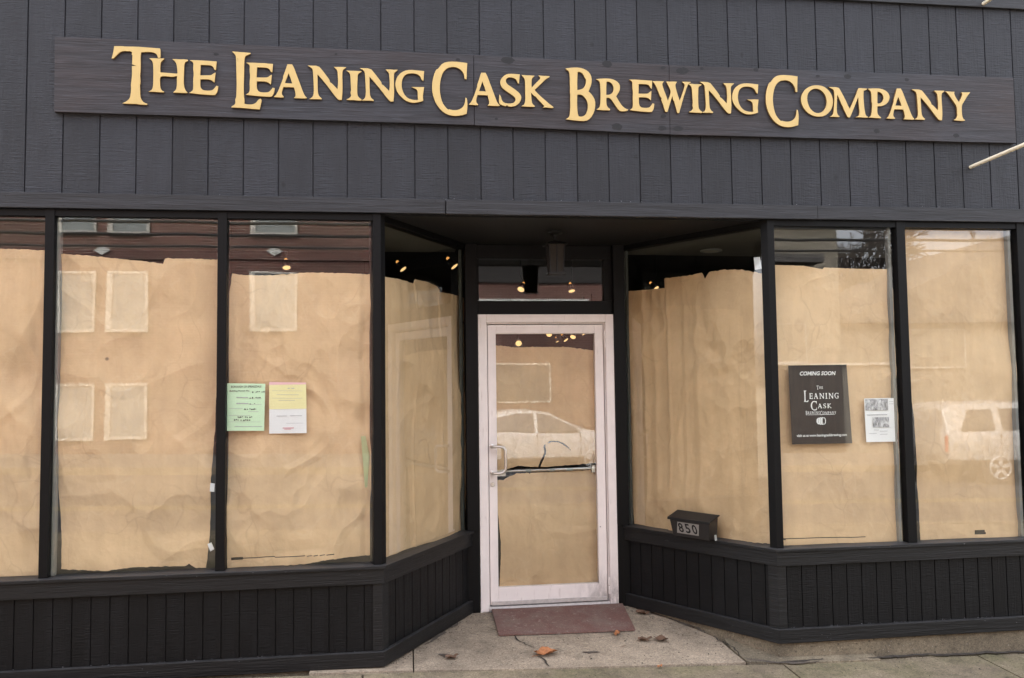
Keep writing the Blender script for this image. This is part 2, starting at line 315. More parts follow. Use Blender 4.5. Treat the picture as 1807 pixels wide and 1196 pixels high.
# ---------------------------------------------------------------- mesh helpers
class MB:
    def __init__(s): s.v = []; s.f = []
    def add(s, vs, fs):
        k = len(s.v); s.v += [tuple(p) for p in vs]; s.f += [tuple(i+k for i in f) for f in fs]; return s
    def hexa(s, b, t):           # two quads of four points, b below t (both counter-clockwise seen from above)
        return s.add(list(b)+list(t), [(3, 2, 1, 0), (4, 5, 6, 7), (0, 1, 5, 4), (1, 2, 6, 5), (2, 3, 7, 6), (3, 0, 4, 7)])
    def box(s, x0, x1, y0, y1, z0, z1):
        return s.hexa([(x0, y0, z0), (x1, y0, z0), (x1, y1, z0), (x0, y1, z0)], [(x0, y0, z1), (x1, y0, z1), (x1, y1, z1), (x0, y1, z1)])
    def prism(s, pts, axis, a, b):   # polygon in the two other axes, extruded along axis from a to b
        def P(p, q): return {'x': (q, p[0], p[1]), 'y': (p[0], q, p[1]), 'z': (p[0], p[1], q)}[axis]
        n = len(pts); vs = [P(p, a) for p in pts]+[P(p, b) for p in pts]
        return s.add(vs, [tuple(range(n))[::-1], tuple(range(n, 2*n))]+[(i, (i+1) % n, n+(i+1) % n, n+i) for i in range(n)])
    def tube(s, pts, r, seg=10, cap=True):
        pts = [Vector(p) for p in pts]; rs = r if isinstance(r, (list, tuple)) else [r]*len(pts)
        k = len(s.v); prev = None
        for i, p in enumerate(pts):
            d = (pts[min(i+1, len(pts)-1)]-pts[max(i-1, 0)]).normalized()
            if prev is None: a = d.cross(Vector((0, 0, 1)) if abs(d.z) < .9 else Vector((1, 0, 0))).normalized()
            else: a = (prev-d*prev.dot(d)).normalized()
            prev = a; b = d.cross(a)
            for j in range(seg):
                th = 2*PI*j/seg; s.v.append(tuple(p+rs[i]*(a*math.cos(th)+b*math.sin(th))))
        for i in range(len(pts)-1):
            for j in range(seg):
                j2 = (j+1) % seg; s.f.append((k+i*seg+j, k+i*seg+j2, k+(i+1)*seg+j2, k+(i+1)*seg+j))
        if cap:
            s.f.append(tuple(k+j for j in range(seg))[::-1]); e = k+(len(pts)-1)*seg; s.f.append(tuple(e+j for j in range(seg)))
        return s
    def lathe(s, prof, c, axis=Vector((0, 0, 1)), seg=20):
        axis = Vector(axis).normalized(); pts = [Vector(c)+axis*h for r, h in prof]
        return s.tube_fixed(pts, [r for r, h in prof], axis, seg)
    def tube_fixed(s, pts, rs, d, seg):
        a = d.cross(Vector((0, 0, 1)) if abs(d.z) < .9 else Vector((1, 0, 0))).normalized(); b = d.cross(a); k = len(s.v)
        for p, r in zip(pts, rs):
            for j in range(seg):
                th = 2*PI*j/seg; s.v.append(tuple(p+r*(a*math.cos(th)+b*math.sin(th))))
        n = len(pts)
        for i in range(n-1):
            for j in range(seg):
                j2 = (j+1) % seg; s.f.append((k+i*seg+j, k+i*seg+j2, k+(i+1)*seg+j2, k+(i+1)*seg+j))
        s.f.append(tuple(k+j for j in range(seg))[::-1]); s.f.append(tuple(k+(n-1)*seg+j for j in range(seg)))
        return s
    def build(s, name, mat, parent=None, smooth=False, bevel=0.0, seg=2):
        me = bpy.data.meshes.new(name); me.from_pydata(s.v, [], s.f); me.update()
        bm = bmesh.new(); bm.from_mesh(me); bmesh.ops.recalc_face_normals(bm, faces=bm.faces)
        if bevel: bmesh.ops.bevel(bm, geom=[e for e in bm.edges if len(e.link_faces) == 2 and e.calc_face_angle(0) > .5], offset=bevel, segments=seg, affect='EDGES', profile=.6)
        bm.to_mesh(me); bm.free()
        if smooth:
            for p in me.polygons: p.use_smooth = True
            if smooth != 'all': me.set_sharp_from_angle(angle=math.radians(40))
        o = bpy.data.objects.new(name, me); COL.objects.link(o)
        if mat: me.materials.append(mat)
        if parent:
            o.parent = parent; o.matrix_parent_inverse = parent_world(parent).inverted()
        return o
def parent_world(p):
    return Matrix.Translation(p.location) if p.type == 'EMPTY' else Matrix.Identity(4)
def tag(o, label, cat, group=None):
    o['label'] = label; o['category'] = cat
    if group: o['group'] = group
    return o
def struct(o): o['kind'] = 'structure'; return o
def thing(name, label, cat, loc=(0, 0, 0), group=None):
    o = bpy.data.objects.new(name, None); COL.objects.link(o); o.location = loc; o.empty_display_size = .1
    return tag(o, label, cat, group)

def off_path(path, d):
    n = len(path); r = []
    for i, p in enumerate(path):
        ns = []
        for a, b in ((i-1, i), (i, i+1)):
            if a < 0 or b >= n: continue
            v = Vector(path[b])-Vector(path[a]); v.normalize(); ns.append(Vector((v.y, -v.x)))
        if len(ns) == 1: q = Vector(p)+ns[0]*d
        else:
            bis = (ns[0]+ns[1]).normalized(); q = Vector(p)+bis*(d/bis.dot(ns[0]))
        r.append((q.x, q.y))
    return r
def rail(mb, path, d0, d1, z0, z1):
    a = off_path(path, d0); b = off_path(path, d1); n = len(path)
    vs = [(x, y, z0) for x, y in a]+[(x, y, z0) for x, y in b]+[(x, y, z1) for x, y in a]+[(x, y, z1) for x, y in b]
    fs = []
    for i in range(n-1):
        A0, A1, B0, B1 = i, i+1, n+i, n+i+1
        fs += [(A0, A1, B1, B0), (2*n+A0, 2*n+B0, 2*n+B1, 2*n+A1), (B0, B1, 2*n+B1, 2*n+B0), (A1, A0, 2*n+A0, 2*n+A1)]
    fs += [(0, n, 3*n, 2*n), (n-1, 3*n-1, 4*n-1, 2*n-1)]
    return mb.add(vs, fs)
def planks(mb, path, pitch, start, z0, z1, gw=.009, gd=.007, back=.03):
    """a grooved panel following a plan path; real grooves cut into its face"""
    outer = off_path(path, 0.0); prof = []
    for i in range(len(path)-1):
        a, b = Vector(outer[i]), Vector(outer[i+1]); L = (b-a).length; d = (b-a)/L; nn = Vector((d.y, -d.x))
        if i == 0: prof.append(tuple(a))
        s = start if i == 0 else pitch*.55
        while s < L-.02:
            if s > .01:
                for ds, dd in ((-gw/2, 0), (-gw/2+.0015, -gd), (gw/2-.0015, -gd), (gw/2, 0)): prof.append(tuple(a+d*(s+ds)+nn*dd))
            s += pitch
        prof.append(tuple(b))
    bk = off_path(path, -back); n = len(prof)
    vs = [(x, y, z) for z in (z0, z1) for x, y in prof]
    fs = [(i, i+1, n+i+1, n+i) for i in range(n-1)]
    k = 2*n; m_ = len(bk); vs += [(x, y, z) for z in (z0, z1) for x, y in bk]
    fs += [(k+i+1, k+i, k+m_+i, k+m_+i+1) for i in range(m_-1)]
    fs += [(0, n, k+m_, k), (n-1, k+m_-1, k+2*m_-1, 2*n-1)]
    return mb.add(vs, fs)

def curve_mesh(name, polys, ext, bev, mat, parent, to3):
    """closed outlines (first outer, rest holes) filled, extruded and placed by to3(u, v, w)"""
    cu = bpy.data.curves.new('outline', 'CURVE'); cu.dimensions = '2D'; cu.fill_mode = 'BOTH'; cu.extrude = ext; cu.bevel_depth = bev; cu.bevel_resolution = 1
    for poly in polys:
        sp = cu.splines.new('POLY'); sp.points.add(len(poly)-1)
        for i, (x, y) in enumerate(poly): sp.points[i].co = (x, y, 0, 1)
        sp.use_cyclic_u = True
    return _from_curve(cu, name, mat, parent, to3)
def _from_curve(cu, name, mat, parent, to3):
    ob = bpy.data.objects.new('tmp', cu); COL.objects.link(ob)
    dg = bpy.context.evaluated_depsgraph_get(); dg.update()
    me = bpy.data.meshes.new_from_object(ob.evaluated_get(dg)); bpy.data.objects.remove(ob); 
    for v in me.vertices: v.co = to3(*v.co)
    me.name = name; me.materials.clear(); me.materials.append(mat)
    o = bpy.data.objects.new(name, me); COL.objects.link(o)
    if parent: o.parent = parent; o.matrix_parent_inverse = parent_world(parent).inverted()
    return o
def text_mesh(name, lines, mat, parent, to3, ext=.0004, bold=0.0, shear=0.0):
    """lines: (string, (x0, z0, x1, z1)) fitted to boxes in the sheet's own metres"""
    mb = MB()
    for txt, (x0, z0, x1, z1) in lines:
        cu = bpy.data.curves.new('txt', 'FONT'); cu.body = txt; cu.size = 1; cu.offset = bold; cu.shear = shear; cu.extrude = .0; cu.resolution_u = 3
        ob = bpy.data.objects.new('tmp', cu); COL.objects.link(ob); dg = bpy.context.evaluated_depsgraph_get(); dg.update()
        me = bpy.data.meshes.new_from_object(ob.evaluated_get(dg)); bpy.data.objects.remove(ob)
        xs = [v.co.x for v in me.vertices]; ys = [v.co.y for v in me.vertices]
        ax, bx, ay, by = min(xs), max(xs), min(ys), max(ys)
        vs = [to3(x0+(v.co.x-ax)/(bx-ax)*(x1-x0), z0+(v.co.y-ay)/(by-ay)*(z1-z0), ext) for v in me.vertices]
        mb.add(vs, [tuple(p.vertices) for p in me.polygons]); bpy.data.meshes.remove(me)
    return mb.build(name, mat, parent)

# ---------------------------------------------------------------- outlines in metres (sign letters, paper sheets, notices)
GLYPHS={'T':[[(0.048,0.994),(0.223,1.0),(0.25,0.994),(0.495,1.0),(0.726,0.993),(0.986,0.985),(1.0,0.953),(0.999,0.821),(0.954,0.823),(0.935,0.876),(0.884,0.909),(0.795,0.924),(0.673,0.917),(0.602,0.908),(0.585,0.848),(0.591,0.688),(0.589,0.562),(0.581,0.538),(0.586,0.521),(0.579,0.498),(0.585,0.47),(0.592,0.367),(0.576,0.333),(0.585,0.276),(0.59,0.15),(0.611,0.088),(0.666,0.033),(0.738,0.015),(0.728,0.0),(0.565,0.002),(0.524,0.014),(0.375,0.008),(0.243,0.014),(0.321,0.046),(0.381,0.099),(0.402,0.168),(0.411,0.294),(0.401,0.328),(0.416,0.431),(0.424,0.522),(0.419,0.659),(0.518,0.668),(0.421,0.694),(0.426,0.854),(0.41,0.859),(0.417,0.909),(0.387,0.913),(0.367,0.93),(0.347,0.918),(0.238,0.923),(0.157,0.897),(0.084,0.832),(0.031,0.782),(0.0,0.786),(0.029,0.876),(0.045,0.968)]],'H':[[(0.006,0.988),(0.376,1.0),(0.342,0.95),(0.283,0.879),(0.276,0.732),(0.277,0.58),(0.389,0.577),(0.562,0.568),(0.718,0.559),(0.743,0.576),(0.733,0.712),(0.715,0.848),(0.671,0.934),(0.61,0.99),(0.991,0.987),(1.0,0.958),(0.914,0.905),(0.903,0.758),(0.9,0.543),(0.893,0.328),(0.912,0.172),(0.947,0.066),(1.0,0.019),(0.974,0.003),(0.636,0.01),(0.696,0.067),(0.725,0.165),(0.728,0.36),(0.732,0.507),(0.606,0.469),(0.459,0.482),(0.313,0.48),(0.27,0.43),(0.276,0.207),(0.291,0.11),(0.334,0.043),(0.386,0.016),(0.369,0.0),(0.0,0.012),(0.068,0.053),(0.105,0.142),(0.111,0.375),(0.107,0.725),(0.093,0.871),(0.058,0.938)]],'E':[[(0.012,0.994),(0.326,1.0),(0.935,0.984),(0.924,0.848),(0.913,0.741),(0.878,0.746),(0.831,0.826),(0.748,0.872),(0.584,0.876),(0.374,0.874),(0.364,0.734),(0.355,0.56),(0.588,0.563),(0.751,0.572),(0.833,0.623),(0.896,0.654),(0.881,0.498),(0.866,0.372),(0.8,0.419),(0.706,0.455),(0.519,0.459),(0.367,0.449),(0.358,0.271),(0.394,0.176),(0.476,0.124),(0.662,0.116),(0.802,0.133),(0.895,0.209),(0.941,0.268),(1.0,0.26),(0.978,0.115),(0.92,0.026),(0.874,0.0),(0.547,0.007),(0.244,0.022),(0.0,0.044),(0.104,0.101),(0.133,0.188),(0.123,0.438),(0.145,0.593),(0.119,0.766),(0.129,0.92),(0.082,0.958)]],'L':[[(0.02,1.0),(0.263,0.996),(0.611,0.989),(0.605,0.971),(0.484,0.948),(0.418,0.909),(0.402,0.792),(0.403,0.629),(0.396,0.513),(0.391,0.374),(0.399,0.235),(0.427,0.142),(0.41,0.09),(0.537,0.075),(0.714,0.08),(0.824,0.114),(0.889,0.162),(0.956,0.186),(1.0,0.164),(0.968,0.082),(0.931,0.0),(0.67,0.007),(0.34,0.019),(0.0,0.022),(0.011,0.037),(0.098,0.062),(0.137,0.103),(0.125,0.155),(0.145,0.184),(0.162,0.219),(0.17,0.463),(0.157,0.648),(0.145,0.88),(0.131,0.938),(0.065,0.978)],[(0.18,0.895),(0.202,0.891),(0.223,0.771),(0.192,0.823)]],'A':[[(0.41,0.995),(0.542,1.0),(0.603,0.9),(0.684,0.686),(0.786,0.433),(0.868,0.219),(0.929,0.083),(1.0,0.017),(0.97,0.0),(0.787,0.0),(0.615,0.005),(0.665,0.055),(0.661,0.153),(0.614,0.319),(0.281,0.322),(0.241,0.218),(0.221,0.1),(0.292,0.024),(0.272,0.004),(0.0,0.015),(0.07,0.085),(0.14,0.215),(0.2,0.374),(0.28,0.573),(0.276,0.632),(0.296,0.672),(0.36,0.852)],[(0.441,0.746),(0.502,0.601),(0.563,0.426),(0.317,0.433),(0.361,0.537)]],'N':[[(0.0,0.999),(0.267,1.0),(0.364,0.877),(0.542,0.619),(0.57,0.559),(0.563,0.518),(0.604,0.507),(0.666,0.44),(0.72,0.381),(0.782,0.312),(0.801,0.507),(0.789,0.793),(0.775,0.895),(0.695,0.984),(1.0,0.99),(0.973,0.954),(0.91,0.9),(0.9,0.736),(0.908,0.429),(0.907,0.224),(0.888,0.009),(0.808,0.0),(0.701,0.135),(0.541,0.374),(0.364,0.612),(0.239,0.76),(0.242,0.484),(0.247,0.199),(0.282,0.088),(0.353,0.03),(0.344,0.005),(0.042,0.008),(0.122,0.062),(0.153,0.196),(0.146,0.481),(0.133,0.766),(0.119,0.908),(0.062,0.956)]],'I':[[(0.002,1.0),(1.0,0.996),(0.954,0.968),(0.75,0.912),(0.727,0.766),(0.703,0.519),(0.702,0.227),(0.769,0.116),(0.996,0.034),(0.95,0.0),(0.0,0.018),(0.203,0.073),(0.308,0.142),(0.299,0.198),(0.254,0.253),(0.308,0.332),(0.295,0.444),(0.273,0.691),(0.251,0.87),(0.161,0.947)]],'G':[[(1.0,0.976),(0.987,0.83),(0.975,0.689),(0.928,0.708),(0.871,0.826),(0.743,0.893),(0.535,0.906),(0.349,0.86),(0.244,0.746),(0.204,0.585),(0.208,0.445),(0.276,0.266),(0.414,0.13),(0.599,0.085),(0.761,0.08),(0.808,0.111),(0.785,0.141),(0.786,0.281),(0.775,0.381),(0.705,0.439),(0.59,0.476),(0.996,0.488),(0.972,0.347),(0.952,0.206),(0.965,0.076),(0.83,0.032),(0.621,0.0),(0.413,0.034),(0.252,0.126),(0.08,0.281),(0.0,0.458),(0.001,0.619),(0.071,0.781),(0.129,0.833),(0.141,0.858),(0.303,0.959),(0.512,1.0),(0.767,0.988)]],'C':[[(1.0,0.982),(0.985,0.842),(0.978,0.688),(0.931,0.69),(0.915,0.77),(0.851,0.845),(0.723,0.898),(0.572,0.908),(0.421,0.877),(0.302,0.797),(0.236,0.671),(0.207,0.532),(0.222,0.38),(0.274,0.242),(0.369,0.154),(0.437,0.114),(0.458,0.108),(0.471,0.118),(0.604,0.1),(0.755,0.114),(0.863,0.158),(0.928,0.228),(0.952,0.34),(0.984,0.327),(0.997,0.202),(0.973,0.049),(0.818,0.015),(0.603,0.0),(0.41,0.027),(0.24,0.103),(0.092,0.238),(0.009,0.403),(0.0,0.568),(0.044,0.722),(0.121,0.842),(0.168,0.852),(0.196,0.878),(0.315,0.967),(0.509,1.0),(0.767,0.997)]],'S':[[(0.936,0.99),(0.916,0.852),(0.896,0.714),(0.852,0.724),(0.796,0.837),(0.644,0.891),(0.439,0.897),(0.319,0.849),(0.294,0.756),(0.384,0.667),(0.57,0.592),(0.806,0.483),(0.975,0.372),(1.0,0.258),(0.902,0.119),(0.695,0.023),(0.457,0.0),(0.338,0.05),(0.287,0.015),(0.084,0.051),(0.0,0.099),(0.003,0.259),(0.021,0.351),(0.072,0.306),(0.103,0.193),(0.221,0.104),(0.458,0.087),(0.663,0.114),(0.76,0.207),(0.718,0.298),(0.566,0.374),(0.329,0.472),(0.127,0.581),(0.061,0.694),(0.081,0.808),(0.201,0.914),(0.373,0.987),(0.612,1.0)]],'K':[[(0.013,0.997),(0.401,0.987),(0.381,0.958),(0.321,0.909),(0.307,0.744),(0.31,0.602),(0.45,0.749),(0.571,0.871),(0.608,0.931),(0.549,1.0),(0.884,0.989),(0.859,0.952),(0.763,0.902),(0.593,0.73),(0.399,0.547),(0.493,0.444),(0.658,0.296),(0.846,0.138),(1.0,0.025),(0.964,0.0),(0.677,0.014),(0.725,0.04),(0.679,0.097),(0.514,0.256),(0.444,0.348),(0.396,0.358),(0.291,0.472),(0.3,0.249),(0.321,0.109),(0.404,0.046),(0.38,0.017),(0.0,0.028),(0.084,0.078),(0.121,0.22),(0.118,0.478),(0.117,0.76),(0.107,0.889)]],'B':[[(0.018,0.974),(0.21,0.991),(0.46,1.0),(0.664,0.973),(0.821,0.914),(0.897,0.816),(0.882,0.704),(0.822,0.616),(0.775,0.559),(0.898,0.493),(0.997,0.396),(1.0,0.284),(0.955,0.172),(0.838,0.058),(0.677,0.0),(0.383,0.001),(0.0,0.022),(0.103,0.065),(0.139,0.133),(0.158,0.393),(0.151,0.677),(0.15,0.851),(0.118,0.931),(0.04,0.954)],[(0.412,0.921),(0.526,0.923),(0.626,0.873),(0.663,0.812),(0.712,0.781),(0.695,0.688),(0.618,0.612),(0.515,0.585),(0.39,0.573),(0.391,0.756)],[(0.387,0.493),(0.535,0.499),(0.669,0.439),(0.756,0.342),(0.753,0.23),(0.681,0.118),(0.543,0.072),(0.419,0.082),(0.383,0.149),(0.371,0.335)]],'R':[[(0.008,0.966),(0.176,0.988),(0.387,1.0),(0.555,0.975),(0.701,0.889),(0.751,0.789),(0.738,0.646),(0.651,0.51),(0.618,0.458),(0.689,0.338),(0.791,0.179),(0.916,0.081),(1.0,0.064),(0.967,0.022),(0.787,0.0),(0.704,0.034),(0.601,0.173),(0.438,0.412),(0.307,0.411),(0.298,0.245),(0.327,0.124),(0.42,0.056),(0.409,0.025),(0.199,0.022),(0.0,0.032),(0.085,0.096),(0.118,0.198),(0.134,0.442),(0.132,0.686),(0.121,0.868),(0.08,0.928)],[(0.322,0.906),(0.427,0.91),(0.53,0.822),(0.56,0.701),(0.525,0.567),(0.418,0.496),(0.303,0.488),(0.307,0.712)]],'W':[[(0.0,0.98),(0.283,0.989),(0.265,0.952),(0.238,0.909),(0.27,0.753),(0.335,0.545),(0.384,0.358),(0.449,0.55),(0.474,0.677),(0.436,0.802),(0.362,0.988),(0.632,0.99),(0.614,0.957),(0.583,0.893),(0.617,0.683),(0.698,0.371),(0.754,0.542),(0.848,0.862),(0.841,0.936),(0.781,0.997),(1.0,1.0),(0.973,0.969),(0.919,0.908),(0.863,0.736),(0.749,0.31),(0.673,0.002),(0.629,0.0),(0.606,0.136),(0.566,0.302),(0.55,0.386),(0.528,0.406),(0.51,0.552),(0.435,0.297),(0.369,0.032),(0.316,0.019),(0.276,0.165),(0.268,0.227),(0.211,0.414),(0.233,0.457),(0.187,0.497),(0.13,0.705),(0.064,0.891)]],'O':[[(0.489,1.0),(0.695,0.981),(0.857,0.871),(0.965,0.707),(1.0,0.519),(0.973,0.329),(0.874,0.158),(0.725,0.037),(0.538,0.0),(0.354,0.025),(0.172,0.134),(0.045,0.318),(0.0,0.504),(0.026,0.673),(0.134,0.844),(0.303,0.959)],[(0.486,0.903),(0.361,0.873),(0.234,0.764),(0.188,0.616),(0.193,0.448),(0.259,0.263),(0.378,0.141),(0.5,0.099),(0.646,0.14),(0.753,0.258),(0.811,0.428),(0.805,0.575),(0.749,0.741),(0.629,0.862)]],'M':[[(0.001,0.996),(0.237,0.996),(0.278,0.921),(0.393,0.638),(0.522,0.278),(0.636,0.56),(0.77,0.966),(0.789,1.0),(1.0,0.988),(0.99,0.958),(0.91,0.917),(0.896,0.749),(0.904,0.438),(0.916,0.239),(0.938,0.084),(0.998,0.031),(0.971,0.008),(0.69,0.019),(0.761,0.055),(0.791,0.167),(0.772,0.433),(0.763,0.721),(0.667,0.428),(0.552,0.091),(0.514,0.001),(0.462,0.01),(0.381,0.239),(0.253,0.631),(0.201,0.784),(0.183,0.495),(0.17,0.185),(0.193,0.065),(0.244,0.023),(0.226,0.0),(0.0,0.006),(0.071,0.06),(0.101,0.205),(0.13,0.626),(0.133,0.847),(0.113,0.924)]],'P':[[(0.02,0.98),(0.296,0.998),(0.603,1.0),(0.845,0.935),(0.992,0.806),(1.0,0.673),(0.884,0.514),(0.664,0.42),(0.418,0.403),(0.392,0.214),(0.432,0.104),(0.566,0.023),(0.534,0.0),(0.0,0.016),(0.109,0.063),(0.157,0.208),(0.193,0.497),(0.164,0.518),(0.175,0.74),(0.153,0.895),(0.064,0.948)],[(0.444,0.902),(0.581,0.884),(0.714,0.787),(0.738,0.666),(0.639,0.53),(0.483,0.482),(0.417,0.502),(0.427,0.702)]],'Y':[[(0.0,1.0),(0.355,0.993),(0.325,0.953),(0.386,0.807),(0.527,0.629),(0.647,0.815),(0.694,0.93),(0.656,0.986),(1.0,0.997),(0.971,0.962),(0.898,0.891),(0.721,0.657),(0.632,0.54),(0.62,0.312),(0.633,0.153),(0.675,0.063),(0.742,0.024),(0.685,0.0),(0.29,0.019),(0.388,0.067),(0.449,0.194),(0.431,0.262),(0.444,0.353),(0.425,0.512),(0.284,0.69),(0.105,0.912)]]}
LETTERS=[('T',-2.7333,3.3069,-2.463,3.651),('H',-2.5229,3.3836,-2.3083,3.5863),('E',-2.2953,3.3777,-2.1349,3.5836),('L',-2.0561,3.2995,-1.884,3.6437),('E',-1.9726,3.3779,-1.81,3.5807),('A',-1.8117,3.3753,-1.6216,3.58),('N',-1.6122,3.3721,-1.3911,3.577),('I',-1.3847,3.3729,-1.2981,3.5541),('N',-1.3039,3.3727,-1.0823,3.5725),('G',-1.0928,3.3691,-0.9205,3.5736),('C',-0.8706,3.2953,-0.655,3.6356),('A',-0.6449,3.3668,-0.4557,3.5725),('S',-0.4579,3.3639,-0.3194,3.5726),('K',-0.3167,3.3646,-0.1171,3.5678),('B',-0.0371,3.2886,0.1489,3.6285),('R',0.16,3.3576,0.3623,3.5658),('E',0.3748,3.3592,0.5322,3.5646),('W',0.5276,3.3594,0.777,3.5626),('I',0.7634,3.3631,0.8486,3.5497),('N',0.8427,3.366,1.0658,3.5661),('G',1.0541,3.3636,1.2307,3.5683),('C',1.2805,3.2875,1.5015,3.6317),('O',1.5219,3.364,1.7433,3.5731),('M',1.7211,3.3662,1.9844,3.5648),('P',1.9902,3.3667,2.1422,3.5662),('A',2.1183,3.3652,2.3128,3.5709),('N',2.3094,3.3664,2.5371,3.569),('Y',2.549,3.367,2.7239,3.5639)]
PAPER={'W1':{'top':[(-3.5494,2.4841),(-3.3666,2.4726),(-3.1046,2.4617)],'bot':[(-3.5046,0.5554),(-3.3262,0.5634),(-3.1157,0.5701)],'left':[(-3.5494,2.4841),(-3.5046,0.5554)],'right':[(-3.1046,2.4617),(-3.0952,1.6075),(-3.0986,0.9597),(-3.1157,0.5701)]},'W2':{'top':[(-3.0546,2.4388),(-2.9014,2.4301),(-2.7438,2.4146),(-2.5849,2.4023),(-2.4664,2.3862),(-2.4571,2.4201),(-2.2959,2.418),(-2.1463,2.4157)],'right':[(-2.1463,2.4157),(-2.147,2.0654),(-2.1579,1.7954),(-2.1646,1.3936),(-2.1756,1.1612),(-2.1834,0.9301),(-2.1915,0.7332),(-2.2095,0.5931)],'left':[(-3.0546,2.4388),(-3.0542,2.0671),(-3.0401,1.4436),(-3.0307,1.0865),(-3.0192,0.9571),(-3.0067,0.7638),(-3.0012,0.6227)],'bot':[(-3.0012,0.6227),(-2.8725,0.6109),(-2.7646,0.6),(-2.6252,0.6136),(-2.406,0.611),(-2.327,0.6078),(-2.305,0.6199),(-2.2635,0.5921),(-2.2095,0.5931)]},'W3':{'top':[(-2.0738,2.3342),(-2.0015,2.3243),(-1.8365,2.3217),(-1.6365,2.3366),(-1.4682,2.334),(-1.2233,2.3283)],'left':[(-2.0738,2.3342),(-2.0923,2.1672),(-2.1007,1.9637),(-2.0991,1.259),(-2.1008,0.5854)],'right':[(-1.2233,2.3283),(-1.2215,1.7869),(-1.2267,1.2385),(-1.2382,0.7646),(-1.2453,0.6304)],'bot':[(-2.1008,0.5854),(-1.9271,0.5847),(-1.7647,0.588),(-1.6338,0.5925),(-1.5019,0.6138),(-1.3691,0.6219),(-1.2453,0.6304)]},'W4':{'top':[(1.3364,2.4084),(1.5637,2.4024),(1.6974,2.3807),(1.7097,2.3921),(1.881,2.3856),(2.1548,2.3797)],'right':[(2.1548,2.3797),(2.1797,2.2468),(2.2037,2.046),(2.2284,1.8534),(2.2324,1.5304),(2.2246,0.9723),(2.2196,0.5746)],'left':[(1.3364,2.4084),(1.3467,1.7635),(1.3503,0.5784)],'bot':[(1.3503,0.5784),(1.6164,0.5755),(1.8114,0.5717),(2.2196,0.5746)]},'W5':{'top':[(2.2736,2.6864),(2.5041,2.6895),(2.7123,2.6961),(3.0452,2.7006)],'right':[(3.0452,2.7006),(3.0677,2.5602),(3.1077,2.432),(3.1173,2.2105),(3.1184,1.7474),(3.1273,0.5706)],'left':[(2.2736,2.6864),(2.2785,1.7551),(2.3116,0.5712)],'bot':[(2.3116,0.5712),(2.611,0.5674),(3.1273,0.5706)]},'BL':{'top':[(0.1005,2.3257),(0.22,2.329),(0.3734,2.3283),(0.5128,2.3251),(0.5283,2.3573),(0.7397,2.358),(0.8806,2.3454),(0.897,2.3108),(1.0815,2.3128),(1.3058,2.3004)],'left':[(0.1005,2.3257),(0.1476,1.5783),(0.1275,0.5873)],'right':[(1.3058,2.3004),(1.3091,1.5561),(1.2872,0.5451)],'bot':[(0.1275,0.5873),(0.3771,0.5729),(0.5592,0.5632),(0.7138,0.5641),(1.2872,0.5451)]},'BR':{'top':[(0.8803,2.4053),(0.6413,2.4002),(0.5409,2.4092),(0.5142,2.3624),(0.4803,2.4064),(0.3616,2.4087),(0.2298,2.3936),(0.1324,2.3674),(0.054,2.3436)],'right':[(0.054,2.3436),(0.0593,2.061),(0.0644,1.5435),(0.0719,0.5957)],'left':[(0.8803,2.4053),(0.8788,1.7465),(0.8762,1.1327),(0.8827,0.5574)],'bot':[(0.8827,0.5574),(0.649,0.5638),(0.3756,0.5731),(0.0723,0.5849)]},'BR2':{'top':[(1.2937,2.3494),(1.062,2.3404),(0.8529,2.3329)],'right':[(0.8529,2.3329),(0.8657,1.5408),(0.8541,0.5551)],'left':[(1.2937,2.3494),(1.2968,1.7996),(1.2858,1.367),(1.2593,0.8975),(1.2237,0.5835)],'bot':[(1.2237,0.5835),(1.1808,0.5635),(0.8541,0.5551)]},'DU':{'top':[(-0.3999,1.9445),(-0.3272,1.9355),(-0.22,1.922),(-0.0905,1.9254),(0.0397,1.9246),(0.1707,1.9237),(0.302,1.9056),(0.3899,1.892)],'right':[(0.3899,1.892),(0.4092,1.0462)],'left':[(-0.3999,1.9445),(-0.3935,1.0117)],'bot':[(-0.3935,1.0117),(-0.2957,1.0176),(-0.2444,1.033),(-0.2144,1.0407),(-0.1246,1.03),(0.0259,1.0262),(0.1993,1.0345),(0.4092,1.0462)]},'DL':{'top':[(-0.3943,0.9365),(-0.3264,0.9388),(-0.2837,0.9586),(-0.2237,0.9821),(-0.0609,0.982),(0.155,0.9848),(0.395,0.9912)],'right':[(0.395,0.9912),(0.3869,0.5635),(0.3951,0.3105),(0.409,0.1254)],'left':[(-0.3943,0.9365),(-0.3717,0.694),(-0.353,0.4856),(-0.3545,0.3614),(-0.3698,0.135)],'bot':[(-0.3698,0.135),(-0.1585,0.1297),(0.0977,0.1266),(0.409,0.1254)]}}
TEAR=[[(-0.0679,1.0198),(-0.0589,1.0475),(-0.0471,1.0753),(-0.0324,1.1002),(-0.0177,1.1307),(-0.0212,1.1588),(-0.0256,1.1758),(-0.0196,1.1897),(-0.0064,1.1967),(-0.0089,1.181),(-0.0025,1.1472),(-0.0029,1.1247),(-0.017,1.0959),(-0.0312,1.0682),(-0.0435,1.046),(-0.0502,1.0193)],[(0.0064,1.2032),(0.0238,1.2169),(0.0411,1.2193),(0.0669,1.2176),(0.0928,1.2154),(0.1271,1.2017),(0.1613,1.1773),(0.1925,1.1416),(0.1526,1.1707),(0.1241,1.1905),(0.0926,1.2058),(0.0668,1.2081),(0.0409,1.2103),(0.0178,1.1996)]]
